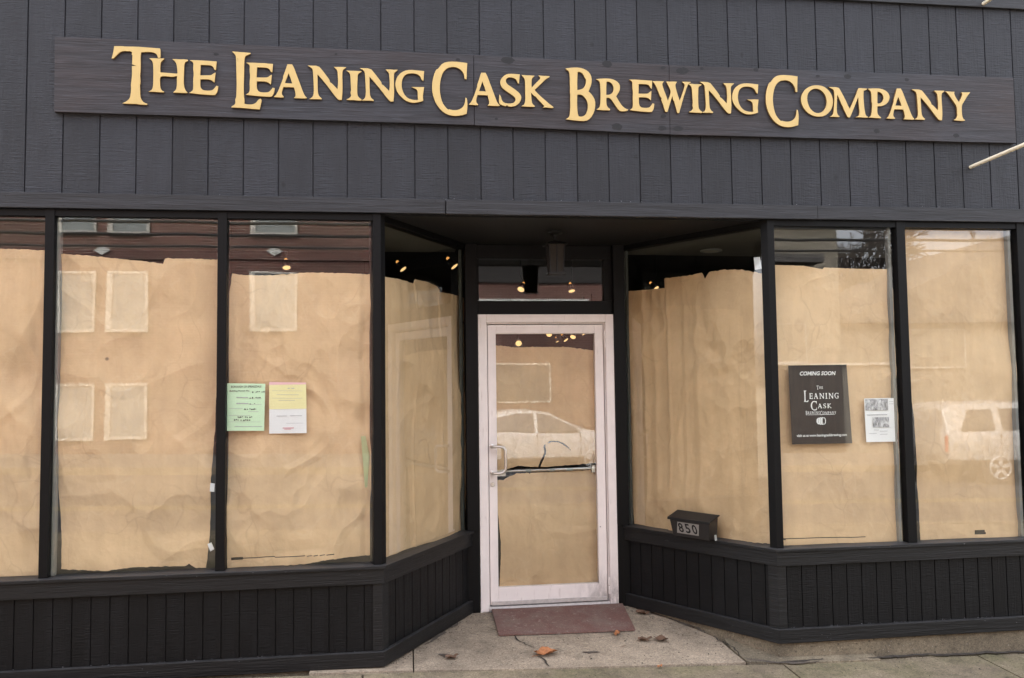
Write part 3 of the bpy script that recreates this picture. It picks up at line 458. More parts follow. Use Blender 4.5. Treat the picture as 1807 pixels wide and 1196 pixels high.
HOLES={'W3':[[(-2.0648,0.6474),(-2.0004,0.6482),(-2.0003,0.635),(-2.0615,0.6341)],[(-2.0003,0.6442),(-1.7008,0.6429),(-1.4364,0.6459),(-1.4364,0.6426),(-1.7008,0.638),(-2.0003,0.6383)],[(-2.1034,0.649),(-2.0841,0.6449),(-2.0905,0.632),(-2.1033,0.6292)]],'W5':[[(2.6997,0.6403),(2.7738,0.6414),(2.7808,0.6151),(2.7067,0.614)]],'W4':[[(1.3608,0.6337),(1.6238,0.6313),(1.997,0.6249),(1.9968,0.6213),(1.6236,0.6258),(1.3606,0.6265)]]}
NOTICE={'poster':[(1.4158,1.7439),(1.8189,1.7475),(1.8387,1.2346),(1.4258,1.2364)],'clip':[(1.9329,1.5239),(2.1482,1.5245),(2.1562,1.2388),(1.9375,1.2398)],'permit':[(-2.0871,1.6735),(-1.8694,1.6674),(-1.8747,1.3892),(-2.0917,1.3935)],'form':[(-1.8466,1.6772),(-1.6326,1.6713),(-1.6288,1.3708),(-1.8453,1.3719)],'formsplit':[(-1.8459,1.5159),(-1.6291,1.5157)],'formpink':[(-1.8465,1.6604),(-1.6326,1.6611)],'tag1':[(-2.1792,1.0913),(-2.1536,1.0873),(-2.1564,1.038),(-2.182,1.0421)],'tag2':[(-2.1923,0.7378),(-2.1701,0.7468),(-2.1539,0.707),(-2.176,0.6948)],'strip':[(-1.3095,1.344),(-1.2826,1.3469),(-1.2594,1.2243),(-1.2733,1.0389),(-1.2867,1.0393)]}
CARD=[(0.1327,2.4643),(0.0866,2.4623),(0.0768,2.3824),(0.127,2.3806)]
POSTER={'coming':(1.4934,1.6787,1.7408,1.7049),'L_the':(1.6048,1.5865,1.6493,1.6121),'leaning':(1.5143,1.5068,1.7548,1.5815),'leansmall':(1.5456,1.5272,1.7549,1.5656),'cask':(1.5616,1.4514,1.7052,1.5127),'casksmall':(1.6058,1.4647,1.7051,1.4952),'brew':(1.5246,1.423,1.6225,1.4499),'comp':(1.6251,1.4211,1.7349,1.4481),'under':(1.5387,1.4224,1.724,1.4254),'emblem':(1.5971,1.3583,1.6623,1.4073),'url':(1.459,1.2785,1.8029,1.2996),'ring':(1.4662,1.3609,1.79,1.6455)}
PERMIT={'head':(-2.0646,1.6458,-1.8913,1.6581),'num':(-2.0733,1.6201,-1.9586,1.6324)}
CLIPPIC=[(1.9393,1.4449,2.0984,1.5189),(1.9862,1.3335,2.1016,1.4)]
# ---------------------------------------------------------------- ground
def clampf(a, lo, hi): return max(lo, min(hi, a))
def gz(x, y):
    t = clampf((1.0-y)/1.05, 0, 1)
    xs = clampf(x, -1.25, 1.3)
    return -.048*t-.02*max(0, -y-.05)-.035*xs*t-.022*(x-xs)
def sheet(name, mat, outline, zf, thick=.12, res=.14, parent=None):
    """a slab over a plan outline that follows the fall of the ground, with a real edge thickness"""
    bm = bmesh.new(); vs = [bm.verts.new((x, y, 0)) for x, y in outline]; bm.faces.new(vs)
    xs = [p[0] for p in outline]; ys = [p[1] for p in outline]
    def cuts(a, b, r): n = max(1, int((b-a)/r)); return [a+(b-a)*i/n for i in range(1, n)]
    for x in cuts(min(xs), max(xs), res if max(xs)-min(xs) < 6 else .8): bmesh.ops.bisect_plane(bm, geom=bm.verts[:]+bm.edges[:]+bm.faces[:], plane_co=(x, 0, 0), plane_no=(1, 0, 0))
    for y in cuts(min(ys), max(ys), res if max(ys)-min(ys) < 6 else .8): bmesh.ops.bisect_plane(bm, geom=bm.verts[:]+bm.edges[:]+bm.faces[:], plane_co=(0, y, 0), plane_no=(0, 1, 0))
    for v in bm.verts: v.co.z = zf(v.co.x, v.co.y)
    r = bmesh.ops.extrude_face_region(bm, geom=bm.faces[:])
    for e in r['geom']:
        if isinstance(e, bmesh.types.BMVert): e.co.z -= thick
    bmesh.ops.recalc_face_normals(bm, faces=bm.faces)
    me = bpy.data.meshes.new(name); bm.to_mesh(me); bm.free(); me.materials.append(mat)
    o = bpy.data.objects.new(name, me); COL.objects.link(o); return o
def rough_line(pts, amp, step=.04, seed=0):
    r = []
    for i in range(len(pts)-1):
        a, b = Vector(pts[i]), Vector(pts[i+1]); n = max(1, int((b-a).length/step)); nn = Vector((-(b-a).y, (b-a).x)).normalized()
        for k in range(n):
            q = a.lerp(b, k/n); r.append(q+nn*amp*(noise.noise(Vector((q.x*9+seed, q.y*9, seed*1.7)))+.5*noise.noise(Vector((q.x*31, q.y*31, seed)))))
    r.append(Vector(pts[-1])); return r
def ribbon(name, mat, pts, w, lift=.004, amp=.02, seed=0, taper=True, wvar=.6):
    L = rough_line(pts, amp, .03, seed); mb = MB(); n = len(L); vs = []
    for i, q in enumerate(L):
        d = (L[min(i+1, n-1)]-L[max(i-1, 0)]).normalized(); nn = Vector((-d.y, d.x))
        k = w*(1+wvar*noise.noise(Vector((q.x*14, q.y*14, seed+3))))*(min(1, .25+3*min(i, n-1-i)/n) if taper else 1)
        for s_ in (-1, 1):
            p = q+nn*k*.5*s_; vs.append((p.x, p.y, gz(p.x, p.y)+lift))
    mb.add(vs, [(2*i, 2*i+2, 2*i+3, 2*i+1) for i in range(n-1)])
    return struct(mb.build(name, mat))
g = .012
entr = [(-1.0, -.075), (-.4, -.09), (.4, -.075), (1.03, -.062), (1.012, .14), (1.0, .32), (.98, .36), (.72, .86), (.62, 1.14), (-.62, 1.14), (-.72, .78), (-1.0, .30)]
struct(sheet('entrance_slab', M['slab'], entr, gz))
struct(sheet('entrance_apron', M['slab'], [(-1.6, .4), (-1.6, -.075), (-1.0-.008, -.075), (-1.0-.008, .30), (-.73, .77), (-.73, 1.0), (-1.6, 1.0)], gz))
struct(sheet('entrance_apron', M['found'], [(1.04, .30), (1.022, .14), (1.042, -.06), (1.25, -.10), (1.9, -.10), (1.9, .30)], lambda x, y: gz(x, y)+.004))
for i, (a, b) in enumerate([(-9, -4.2), (-4.188, -2.75), (-2.738, -1.30), (-1.288, 1.25), (1.262, 2.575), (2.587, 3.9), (3.912, 5.2), (5.212, 9)]):
    yt = -.09 if a < 1.2 else -.02
    out = [(a, -2.6), (b, -2.6), (b, yt), (a, yt)]
    struct(sheet('sidewalk', M['walk'], out, lambda x, y: gz(x, y)-.006-.002*(hash((round(x, 1),)) % 3)*0, .12, .3))
    struct(sheet('sidewalk', M['walk'], [(a, -5.2), (b, -5.2), (b, -2.612), (a, -2.612)], lambda x, y: gz(x, y)-.006, .12, .5))
struct(sheet('earth_bed', M['crack'], [(-9.5, -5.22), (9.5, -5.22), (9.5, 1.3), (-9.5, 1.3)], lambda x, y: gz(x, y)-.05, .3, .4))
# real cracks and the dirt that has gathered in them
ribbon('pavement_crack', M['crack'], [(-.52, .68), (-.35, .49), (-.24, .23)], .008, amp=.03, seed=1)
ribbon('pavement_crack', M['crack'], [(-.235, .11), (-.21, .02), (-.20, -.07)], .012, amp=.012, seed=2)
ribbon('pavement_crack', M['crack'], [(.98, .345), (1.03, .22), (1.03, .02)], .013, lift=.006, amp=.03, seed=3)
ribbon('pavement_crack', M['crack'], [(1.27, -.09), (1.55, -.05), (2.0, -.055), (2.6, -.05), (3.4, -.045)], .03, lift=.006, amp=.03, seed=4, taper=False)
ribbon('dirt_streak', M['dirt'], [(1.05, -.03), (1.18, -.055), (1.34, -.1), (1.5, -.085)], .025, lift=.006, amp=.03, seed=5)
ribbon('dirt_streak', M['dirt'], [(-.62, .98), (-.70, .80), (-.93, .36)], .03, lift=.006, amp=.03, seed=6)
ribbon('dirt_streak', M['dirt'], [(.62, .98), (.72, .82), (.97, .40)], .025, lift=.006, amp=.03, seed=7)
ribbon('dirt_streak', M['dirt'], [(-.50, .995), (0, 1.0), (.52, .985)], .05, lift=.005, amp=.02, seed=8)
ribbon('dirt_streak', M['dirt'], [(1.5, -.56), (1.8, -.545), (2.3, -.59), (3.2, -.62)], .13, lift=.006, amp=.05, seed=9)
ribbon('dirt_streak', M['dirt'], [(-.85, .18), (-.80, .15), (-.76, .12)], .05, lift=.005, amp=.03, seed=10)
ribbon('dirt_streak', M['dirt'], [(.05, .16), (.16, .14)], .025, lift=.005, amp=.02, seed=11)

# ---------------------------------------------------------------- the shop building
LP = [(-7, 0), (-1.19, 0), (-.59, 1.02)]
RP = [(.585, 1.02), (1.285, 0), (7, 0)]
bld = thing('shop_building', 'charcoal shop building with a recessed glass entrance between papered display windows', 'building')
mb = MB(); planks(mb, [(-7, 0), (7, 0)], .2032, (-3.214+7) % .2032, 2.70, 5.2, .008, .007, .06); mb.build('siding', M['siding'], bld)
for a, b in ((-7, 1.16), (1.164, 7)): MB().box(a, b, -.024, -.001, 4.168, 4.36).build('trim_board', M['fascia'], bld, bevel=.003)
for (a, b, z0, d) in ((-7, -.795, 2.693, .024), (-.79, 1.615, 2.690, .034), (1.62, 7, 2.692, .026)):
    MB().box(a, b, -d, -.001, z0, z0+.09).build('fascia_board', M['fascia'], bld, bevel=.0025)
MB().prism([(-1.19, .05), (1.285, .05), (1.285, .062), (.64, 1.04), (.64, 1.25), (-.64, 1.25), (-.64, 1.04), (-1.19, .062)], 'z', 2.690, 2.76).build('porch_ceiling', M['soffit'], bld)
rr = random.Random(11)
for x in [-3.3+.2032*1.5*k+rr.uniform(-.03, .03) for k in range(22)]:
    for z in ((2.712,) if rr.random() < .5 else (2.765,)):
        nl = MB().lathe([(.0035, 0), (.0035, .0016)], (x, -.0335 if -.79 < x < 1.615 else -.0235, z+rr.uniform(-.008, .008)), (0, -1, 0), 8).build('nail', M['black'], bld)
ch = MB()
def chip(x, y, z, s_):
    ch.add([(x-s_*rr.uniform(.5, 1.6), y, z), (x+s_*rr.uniform(.5, 1.6), y-.0015, z+s_*rr.uniform(-.1, .2)), (x+s_*rr.uniform(.2, .6), y-.001, z+s_*rr.uniform(.4, 1.0)), (x-s_*rr.uniform(.2, .8), y-.0005, z+s_*rr.uniform(.3, .9))], [(0, 1, 2, 3)])
for k in range(70): chip(rr.uniform(-3.6, 3.5), -.0012 if rr.random() < .7 else -.036, rr.choice((2.7835, 2.785, 2.782)), rr.uniform(.001, .0035))
for k in range(18): chip(rr.choice((rr.uniform(-3.3, -1.3), rr.uniform(1.4, 3.3))), -.0445, rr.uniform(.571, .586), rr.uniform(.0012, .003))
for k in range(60): chip(rr.choice((rr.uniform(-3.3, -1.25), rr.uniform(1.35, 3.3))), -.002, rr.uniform(.0895, .093), rr.uniform(.0012, .003))
for k in range(14): chip(rr.choice((rr.uniform(-3.3, -1.3), rr.uniform(1.4, 3.3))), -.0325, rr.uniform(.01, .08), rr.uniform(.001, .0025))
ch.build('paint_chips', M['inkpale'], bld)['kind'] = 'stuff'
# bulkheads below the windows
for path, st in ((LP, .02), (RP, .03)):
    mb = MB(); planks(mb, path, .1016, st, .088, .478, .007, .006, .035); pn = mb.build('bulkhead', M['base'], bld)
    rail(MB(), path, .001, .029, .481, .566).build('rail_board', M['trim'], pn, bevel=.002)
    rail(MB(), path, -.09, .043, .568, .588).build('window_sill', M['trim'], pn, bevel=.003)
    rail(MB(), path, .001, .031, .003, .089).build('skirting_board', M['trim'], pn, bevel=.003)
    rail(MB(), path, -.16, .006, -.42, .001).build('foundation', M['found'], bld)
for cx, cy, w in ((-1.19, 0, .022), (1.285, 0, .022)):
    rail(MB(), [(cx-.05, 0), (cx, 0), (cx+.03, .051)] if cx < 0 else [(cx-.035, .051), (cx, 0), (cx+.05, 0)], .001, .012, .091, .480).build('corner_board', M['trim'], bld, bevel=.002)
# mullions on the front
for (a, b) in ((-3.098, -3.047), (-2.14, -2.087), (2.181, 2.242), (3.054, 3.11), (-4.1, -4.05), (4.05, 4.1)):
    MB().box(a, b, -.004, .085, .588, 2.692).build('mullion', M['mull'], bld, bevel=.003)
for path, k in ((LP, 1), (RP, 1)):
    A = Vector(path[1])
    a, bq = (Vector(path[0])-A).normalized(), (Vector(path[2])-A).normalized()
    if path is RP: a, bq = bq, a          # a runs along the street front, bq into the recess
    mid = -(a+bq).normalized()
    o_ = off_path(path, .004)[1]; i_ = off_path(path, -.07)[1]
    def edge(d, L, w): return Vector(off_path(path, w)[1])+d*L
    poly = [Vector(o_)+a*.045, Vector(o_), Vector(o_)+bq*.05, Vector(i_)+bq*.03, Vector(i_)+a*.03]
    MB().prism([(p.x, p.y) for p in poly], 'z', .588, 2.692).build('corner_post', M['mull'], bld, bevel=.002)
# posts beside the door
for a, b in ((-.604, -.516), (.514, .60)):
    MB().box(a, b, .985, 1.16, 0.0 if False else .589, 2.690).build('door_post', M['mull'], bld, bevel=.003)
    MB().box(a, b, 1.0, 1.16, -.05, .587).build('door_post', M['mull'], bld)
# window heads
for path in (LP, RP): rail(MB(), path, -.075, -.002, 2.652, 2.689).build('window_head', M['mull'], bld)
# glass panes
for a, b in ((-4.05, -3.098), (-3.047, -2.14), (-2.087, -1.236), (1.33, 2.181), (2.242, 3.054), (3.11, 4.05)):
    MB().box(a-.004, b+.004, .027, .033, .586, 2.654).build('window_glass', M['glass'], bld)
def seg_frame(P0, P1, sgn):
    A = Vector(P0); d = (Vector(P1)-A).normalized(); nn = Vector((d.y, -d.x))*sgn; return A, d, nn
BL = seg_frame(LP[1], LP[2], 1); BR = seg_frame(RP[1], RP[0], -1)
for (A, d, nn), LL in ((BL, 1.183), (BR, 1.237)):
    c = [A+d*.04-nn*.033, A+d*LL-nn*.033, A+d*LL-nn*.027, A+d*.04-nn*.027]
    MB().prism([(p.x, p.y) for p in c], 'z', .586, 2.654).build('window_glass', M['glass'], bld)
    # inner end stop of the glass, unpainted grey
    q = [A+d*(LL-.018)-nn*.060, A+d*LL-nn*.060, A+d*LL-nn*.036, A+d*(LL-.018)-nn*.036]
    MB().prism([(p.x, p.y) for p in q], 'z', .59, 2.65).build('glass_stop', M['stop'], bld)
for x in (-3.035, 2.171-.01, 3.044-.01):
    MB().box(x-.012 if x < 0 else x-.02, x+.006 if x < 0 else x, .036, .07, .59, 2.65).build('glass_stop', M['boxceil'], bld)
# display ceilings and the dark room behind
for pts in ([(-4.6, .088), (-1.24, .088), (-.66, 1.06), (-.66, 1.29), (-4.6, 1.34)], [(.66, 1.06), (1.34, .088), (4.6, .088), (4.6, 1.44), (.66, 1.34)]):
    MB().prism(pts, 'z', 2.672, 2.72).build('display_ceiling', M['boxceil'], bld)
    MB().prism([(x*.999, y-.004) for x, y in pts], 'z', .53, .566).build('display_floor', M['soffit'], bld)
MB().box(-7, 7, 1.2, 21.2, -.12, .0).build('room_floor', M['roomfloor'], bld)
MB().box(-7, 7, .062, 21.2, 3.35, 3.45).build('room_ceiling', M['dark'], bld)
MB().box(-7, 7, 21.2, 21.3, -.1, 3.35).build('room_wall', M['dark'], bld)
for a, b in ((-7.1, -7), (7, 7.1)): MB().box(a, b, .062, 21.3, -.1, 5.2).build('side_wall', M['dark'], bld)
MB().box(-7, 7, .062, 21.2, 5.0, 5.15).build('roof', M['roof'], bld)
MB().box(-1.6, -1.45, 6.2, 20, 0, 3.35).build('room_wall', M['dark'], bld)
# transom above the door
MB().box(-.516, .514, 1.03, 1.12, 2.166, 2.268).build('transom_bar', M['mull'], bld, bevel=.003)
MB().box(-.516, .514, 1.03, 1.12, 2.585, 2.689).build('transom_bar', M['mull'], bld, bevel=.003)
for a, b in ((-.516, -.50), (.452, .514)): MB().box(a, b, 1.035, 1.115, 2.27, 2.583).build('transom_stile', M['mull'], bld)
MB().box(-.505, .455, 1.062, 1.068, 2.262, 2.59).build('transom_glass', M['glass'], bld)

# ---- the door
fr = MB()
fr.box(-.512, -.452, 1.0, 1.13, -.045, 2.164); fr.box(.449, .512, 1.0, 1.13, -.055, 2.164); fr.box(-.4515, .4485, 1.0, 1.13, 2.104, 2.164)
door = fr.build('door_frame', M['doorpaint'], bld, bevel=.003)
fr = MB(); fr.box(-.4505, -.444, 1.018, 1.10, .03, 2.10); fr.box(.4415, .447, 1.018, 1.10, .03, 2.10); fr.box(-.443, .441, 1.018, 1.10, 2.0945, 2.1025)
fr.build('door_stop', M['doorpaint'], door)
MB().prism([(.995, -.03), (.995, .020), (1.012, .034), (1.12, .034), (1.12, -.03)], 'x', -.450, .447).build('threshold', M['alu'], door, bevel=.002)
lf = MB()
lf.box(-.438, -.378, 1.03, 1.075, .043, 2.088); lf.box(.372, .436, 1.03, 1.075, .043, 2.088)
lf.box(-.3775, .3715, 1.031, 1.074, 2.022, 2.088); lf.box(-.3775, .3715, 1.031, 1.074, .060, .165)
leaf_ = lf.build('door_leaf', M['doorpaint'], bld, bevel=.0025)
MB().box(-.43, .43, 1.020, 1.0295, .041, .070).build('door_sweep', M['alu'], leaf_, bevel=.002)
MB().box(-.380, .374, 1.052, 1.058, .163, 2.024).build('door_glass', M['glass'], leaf_)
h = MB(); h.tube([(-.415, 1.03, 1.192), (-.415, .975, 1.192), (-.41, .965, 1.192), (-.36, .958, 1.192), (-.338, .957, 1.186), (-.326, .957, 1.168), (-.324, .957, 1.145), (-.324, .957, 1.05), (-.326, .957, 1.028), (-.338, .957, 1.008), (-.36, .958, 1.0), (-.41, .965, .998), (-.415, .975, .998), (-.415, 1.03, .998)], .0105, 12)
for z in (1.192, .998): h.lathe([(.016, 0), (.016, .006), (.012, .008)], (-.415, 1.03, z), (0, -1, 0), 16)
h.build('pull_handle', M['steel'], leaf_, smooth=True)
h = MB(); h.lathe([(.017, 0), (.017, .006), (.013, .010), (.006, .010), (.006, .008)], (-.413, 1.03, .912), (0, -1, 0), 18); h.build('door_lock', M['steel'], leaf_, smooth=True)
for z0, z1 in ((1.915, 2.04), (.09, .21)):
    MB().tube([(.443, 1.012, z0), (.443, 1.012, (z0+z1)/2-.003)], .0075, 10).tube([(.443, 1.012, (z0+z1)/2+.003), (.443, 1.012, z1)], .0075, 10).build('hinge', M['doorpaint'], leaf_, smooth=True)
h = MB(); h.tube([(-.36, 1.118, .998), (.37, 1.118, 1.004)], .0125, 12); h.box(-.374, -.31, 1.085, 1.128, .965, 1.03); h.box(.345, .371, 1.085, 1.128, .975, 1.03)
pb = h.build('push_bar', M['steel'], leaf_, smooth=True)
for x, w in ((-.155, .04), (.03, .035), (.16, .045)):
    MB().lathe([(.0138, 0), (.0138, w)], (x, 1.118, 1.0), (1, 0, 0.02), 12).build('tape_wrap', M['tape'], pb)
# torn black wrapping on the left of the bar
w = MB(); xs = [-.374+i*.0125 for i in range(21)]
tp = [(x, 1.112+.004*noise.noise(Vector((x*40, 0, 1))), .992+.045*(x+.374)+.012*noise.noise(Vector((x*60, 3, 0)))+.014) for x in xs]
bt = [(x, 1.106+.004*noise.noise(Vector((x*44, 7, 1))), .962+.07*(x+.374)+.014*noise.noise(Vector((x*70, 5, 0)))) for x in xs]
w.add(tp+bt, [(i, i+1, 21+i+1, 21+i) for i in range(20)]); tw = w.build('torn_wrap', M['ink'], pb)

# ---------------------------------------------------------------- kraft paper over the glass
def poly_at(pl, t):
    L = [0]
    for a, b in zip(pl, pl[1:]): L.append(L[-1]+math.hypot(b[0]-a[0], b[1]-a[1]))
    s = t*L[-1]
    for i in range(len(pl)-1):
        if s <= L[i+1] or i == len(pl)-2:
            f = (s-L[i])/max(1e-9, L[i+1]-L[i]); return Vector((pl[i][0]+(pl[i+1][0]-pl[i][0])*f, pl[i][1]+(pl[i+1][1]-pl[i][1])*f))
def inside(poly, x, z):
    c = False; n = len(poly)
    for i in range(n):
        (x1, z1), (x2, z2) = poly[i], poly[i-1]
        if (z1 > z) != (z2 > z) and x < (x2-x1)*(z-z1)/(z2-z1)+x1: c = not c
    return c
def crease(u, z, seed):
    """folds and dents of a big loosely hung sheet, metres out of its plane"""
    p = Vector((u*.9+seed*3.1, z*.7, seed))
    a = noise.noise(p*1.2)*.9+noise.noise(p*2.6+Vector((5, 0, 0)))*.5
    r = 1-abs(noise.noise(Vector((u*2.4+z*.9+seed, z*1.9-u*.7, seed*2)))*2)
    q = Vector((u*1.0, z*.8, seed*5)); q += .12*Vector((noise.noise(q*2.2), noise.noise(q*2.2+Vector((9, 1, 2))), 0))
    f1 = noise.voronoi(Vector((q.x*3.6, q.y*3.4, seed)))[0][0]; f2 = noise.voronoi(Vector((q.x*8.5, q.y*7.5, seed+4)))[0][0]
    msk = clampf(.45+1.3*noise.noise(Vector((u*1.6+seed, z*1.3, 3+seed))), .08, 1)
    l1 = max(0, 1-abs(noise.noise(Vector((u*1.7-z*.8+seed, z*1.5+u*.9, seed*3))))*9)
    return a*.020+max(0, r)**3*.008+f1*.062*msk+f2*.034*msk*msk-.022+l1*.008
def paper(key, label, nu, nv, to3, seed, curl=(), holes=(), jag=.0045, amp=1.0, fold=()):
    d = PAPER[key]; vs = []; fs = []
    c00, c10, c01, c11 = [Vector(q) for q in (d['bot'][0], d['bot'][-1], d['top'][0], d['top'][-1])]
    for j in range(nv+1):
        t = j/nv; l = poly_at(d['left'], 1-t); r_ = poly_at(d['right'], 1-t)
        for i in range(nu+1):
            s = i/nu; b = poly_at(d['bot'], s); tp_ = poly_at(d['top'], s)
            p = b*(1-t)+tp_*t+l*(1-s)+r_*s-(c00*(1-s)*(1-t)+c10*s*(1-t)+c01*(1-s)*t+c11*s*t)
            ed = max(0, 1-min(t, 1-t)*nv/2); es = max(0, 1-min(s, 1-s)*nu/2)
            p.y += ed*jag*(noise.noise(Vector((p.x*38, seed, 0)))+.6*noise.noise(Vector((p.x*110, seed, 3))))
            p.x += es*jag*.7*noise.noise(Vector((p.y*24, seed, 7)))
            w_ = amp*crease(p.x, p.y, seed)
            for (u0, z0, rad, h_) in curl:
                q = math.hypot(p.x-u0, p.y-z0)/rad
                if q < 1: w_ += h_*(1-q*q)**2
            for (u0, wd, h_) in fold:
                w_ += h_*math.exp(-((p.x-u0+.01*noise.noise(Vector((p.y*2, seed, 2))))/wd)**2)*(.6+.4*noise.noise(Vector((p.y*1.5, 1, seed))))
            vs.append(to3(p.x, p.y, clampf(w_, -.045, .027)))
            if i and j:
                k = j*(nu+1)+i; f = (k-nu-2, k-nu-1, k, k-1)
                if not any(inside(h_, p.x-.0015, p.y-.0015) for h_ in holes): fs.append(f)
    mb = MB(); mb.v = vs; mb.f = fs
    o = mb.build('paper_sheet', M['paper'], None, smooth='all')
    return tag(o, label, 'paper sheet', 'brown paper over the glass')
front = lambda u, z, w_: (u, .070-w_, z)
def bay3(fr_, base):
    A, d, nn = fr_
    return lambda u, z, w_: (A.x+d.x*u-nn.x*(base-w_), A.y+d.y*u-nn.y*(base-w_), z)
paper('W1', 'brown paper with deep folds in the leftmost window pane, cut off by the photo edge', 60, 190, front, 1, curl=[(-3.28, 1.7, .28, -.02), (-3.2, 1.35, .22, .014), (-3.36, 1.95, .2, .012)], amp=1.35, fold=[(-3.18, .03, -.012)])
paper('W2', 'brown paper with two white tape tags on its right edge and a torn bottom edge', 150, 300, front, 2, curl=[(-2.55, 1.0, .3, .012), (-2.3, 2.3, .25, .012), (-2.75, 2.2, .25, -.01)])
paper('W3', 'brown paper behind the green and pink permits', 170, 330, front, 3, holes=HOLES['W3'], curl=[(-1.36, 1.62, .2, .016), (-1.28, 1.45, .1, -.016), (-1.5, 1.9, .25, .014), (-1.75, 1.1, .3, .010), (-1.62, .66, .25, .01)], amp=1.15, fold=[(-1.44, .018, .008), (-1.29, .02, -.014)])
paper('W4', 'brown paper behind the dark poster and the news clipping', 150, 330, front, 4, holes=HOLES['W4'], amp=.5, jag=.002)
paper('W5', 'smooth brown paper reaching the very top of the window at the far right', 150, 300, front, 5, holes=HOLES['W5'], amp=.5, curl=[(2.95, 1.75, .25, .012)], jag=.002)
paper('BL', 'brown paper with long vertical folds on the angled window left of the door', 150, 260, bay3(BL, .068), 6, amp=.8, fold=[(.53, .010, .016), (.89, .009, .018), (.3, .03, .014), (1.1, .02, .014), (.7, .05, .012), (.15, .02, .012)], jag=.0025)
paper('BR', 'wide brown paper with a notch torn in its top, behind the black mailbox', 150, 270, bay3(BR, .067), 7, amp=.8, fold=[(.86, .012, .012), (.6, .04, .014), (.35, .03, .012), (.2, .06, .012), (.72, .02, .01)], curl=[(.1, 2.3, .2, .012)], jag=.005)
paper('BR2', 'narrow brown paper peeling off the glass beside the right door post', 60, 200, bay3(BR, .085), 8, amp=.8, fold=[(1.0, .03, .014), (1.2, .03, -.014), (1.1, .02, .01)], jag=.003)
door3 = lambda u, z, w_: (u, 1.10-w_, z)
paper('DU', 'brown paper with a curved tear over the upper half of the door glass', 270, 310, door3, 9, holes=TEAR, amp=.7, jag=.004)
paper('DL', 'brown paper over the lower door glass with curled side edges', 110, 150, door3, 10, amp=.9, curl=[(-.33, .3, .12, -.02), (.37, .3, .14, -.018), (.02, .16, .2, -.012)], jag=.004)

# ---------------------------------------------------------------- the sign
sign = thing('shop_sign', 'long weathered dark board with raised gold letters naming the brewing company', 'sign', (0, -.03, 3.46))
for q in ([(-3.05, 3.254), (-.6145, 3.247), (-.6145, 3.690), (-3.053, 3.699)], [(-.611, 3.246), (.6365, 3.224), (.6405, 3.676), (-.611, 3.689)], [(.6390, 3.223), (3.060, 3.231), (3.061, 3.682), (.6430, 3.675)]):
    MB().prism(q, 'y', -.0305, -.001).build('board_panel', M['sign'], sign, bevel=.0015)
def rough(poly, seed, size):
    out = []; n = len(poly)
    for i in range(n):
        a, b = Vector(poly[i]), Vector(poly[(i+1) % n]); L = (b-a).length; k = max(1, int(L/(.02)))
        nn = Vector((-(b-a).y, (b-a).x)).normalized()
        for j in range(k):
            q = a.lerp(b, j/k)
            if j: q += nn*size*noise.noise(Vector((q.x*45+seed*7, q.y*45, seed)))
            out.append((q.x, q.y))
    return out
def smooth_poly(poly):
    """round off the obtuse corners of a traced outline once, keep its sharp serifs"""
    out = []; n = len(poly)
    for i in range(n):
        p0, p1, p2 = Vector(poly[i-1]), Vector(poly[i]), Vector(poly[(i+1) % n])
        a, b = p1-p0, p2-p1
        if a.length > 1e-6 and b.length > 1e-6 and abs(a.angle_signed(b)) < 1.0: out += [tuple(p1.lerp(p0, .25)), tuple(p1.lerp(p2, .25))]
        else: out.append(tuple(p1))
    return out
for i, (ch, x0, z0, x1, z1) in enumerate(LETTERS):
    polys = [rough(smooth_poly([(x0+u*(x1-x0), z0+v*(z1-z0)) for u, v in pl]), i*.37+1, .0022) for pl in GLYPHS[ch]]
    lt_ = curve_mesh('letter', polys, .0056, .0012, M['gold'], sign, lambda x, y, z: (x, -.0385-z+random.Random(i).uniform(-.001, .001), y))
    lt_.data.materials.append(M['lettersides']); lt_.data.update()
    for p in lt_.data.polygons:
        if abs(p.normal.y) < .35: p.material_index = 1
# touched-up screw heads on the board
for (x, z, r, k) in ((-.40, 3.665, .028, 1.5), (.235, 3.665, .026, 1.2), (.73, 3.64, .026, 1.6), (1.225, 3.665, .015, 1.2), (1.86, 3.645, .018, 1.5), (1.65, 3.640, .012, 1.2), (2.28, 3.64, .014, 1.2), (.29, 3.262, .026, 1.3), (.585, 3.262, .02, 1.3), (.69, 3.262, .02, 1.6), (2.05, 3.285, .018, 1.2), (1.36, 3.35, .010, 1), (1.43, 3.33, .009, 1), (.86, 3.66, .012, 1), (-.71, 3.655, .011, 1.2), (-.70, 3.30, .011, 1), (-.475, 3.29, .009, 1), (-2.68, 3.33, .008, 1), (-1.45, 3.66, .009, 1), (-2.0, 3.31, .008, 1.4), (-2.15, 3.63, .010, 1.6), (2.62, 3.27, .016, 1.4), (.595, 3.34, .016, 1.1), (.60, 3.655, .014, 1.2)):
    n_ = 14; MB().add([(x, -.0312, z)]+[(x+r*k*math.cos(2*PI*j/n_)*(1+.35*noise.noise(Vector((x*9+j, z, 1)))), -.0312, z+r*.8*math.sin(2*PI*j/n_)*(1+.35*noise.noise(Vector((x*9, z+j, 5))))) for j in range(n_)], [(0, j+1, (j+1) % n_+1) for j in range(n_)]).build('screw_patch', M['signpatch'], sign)

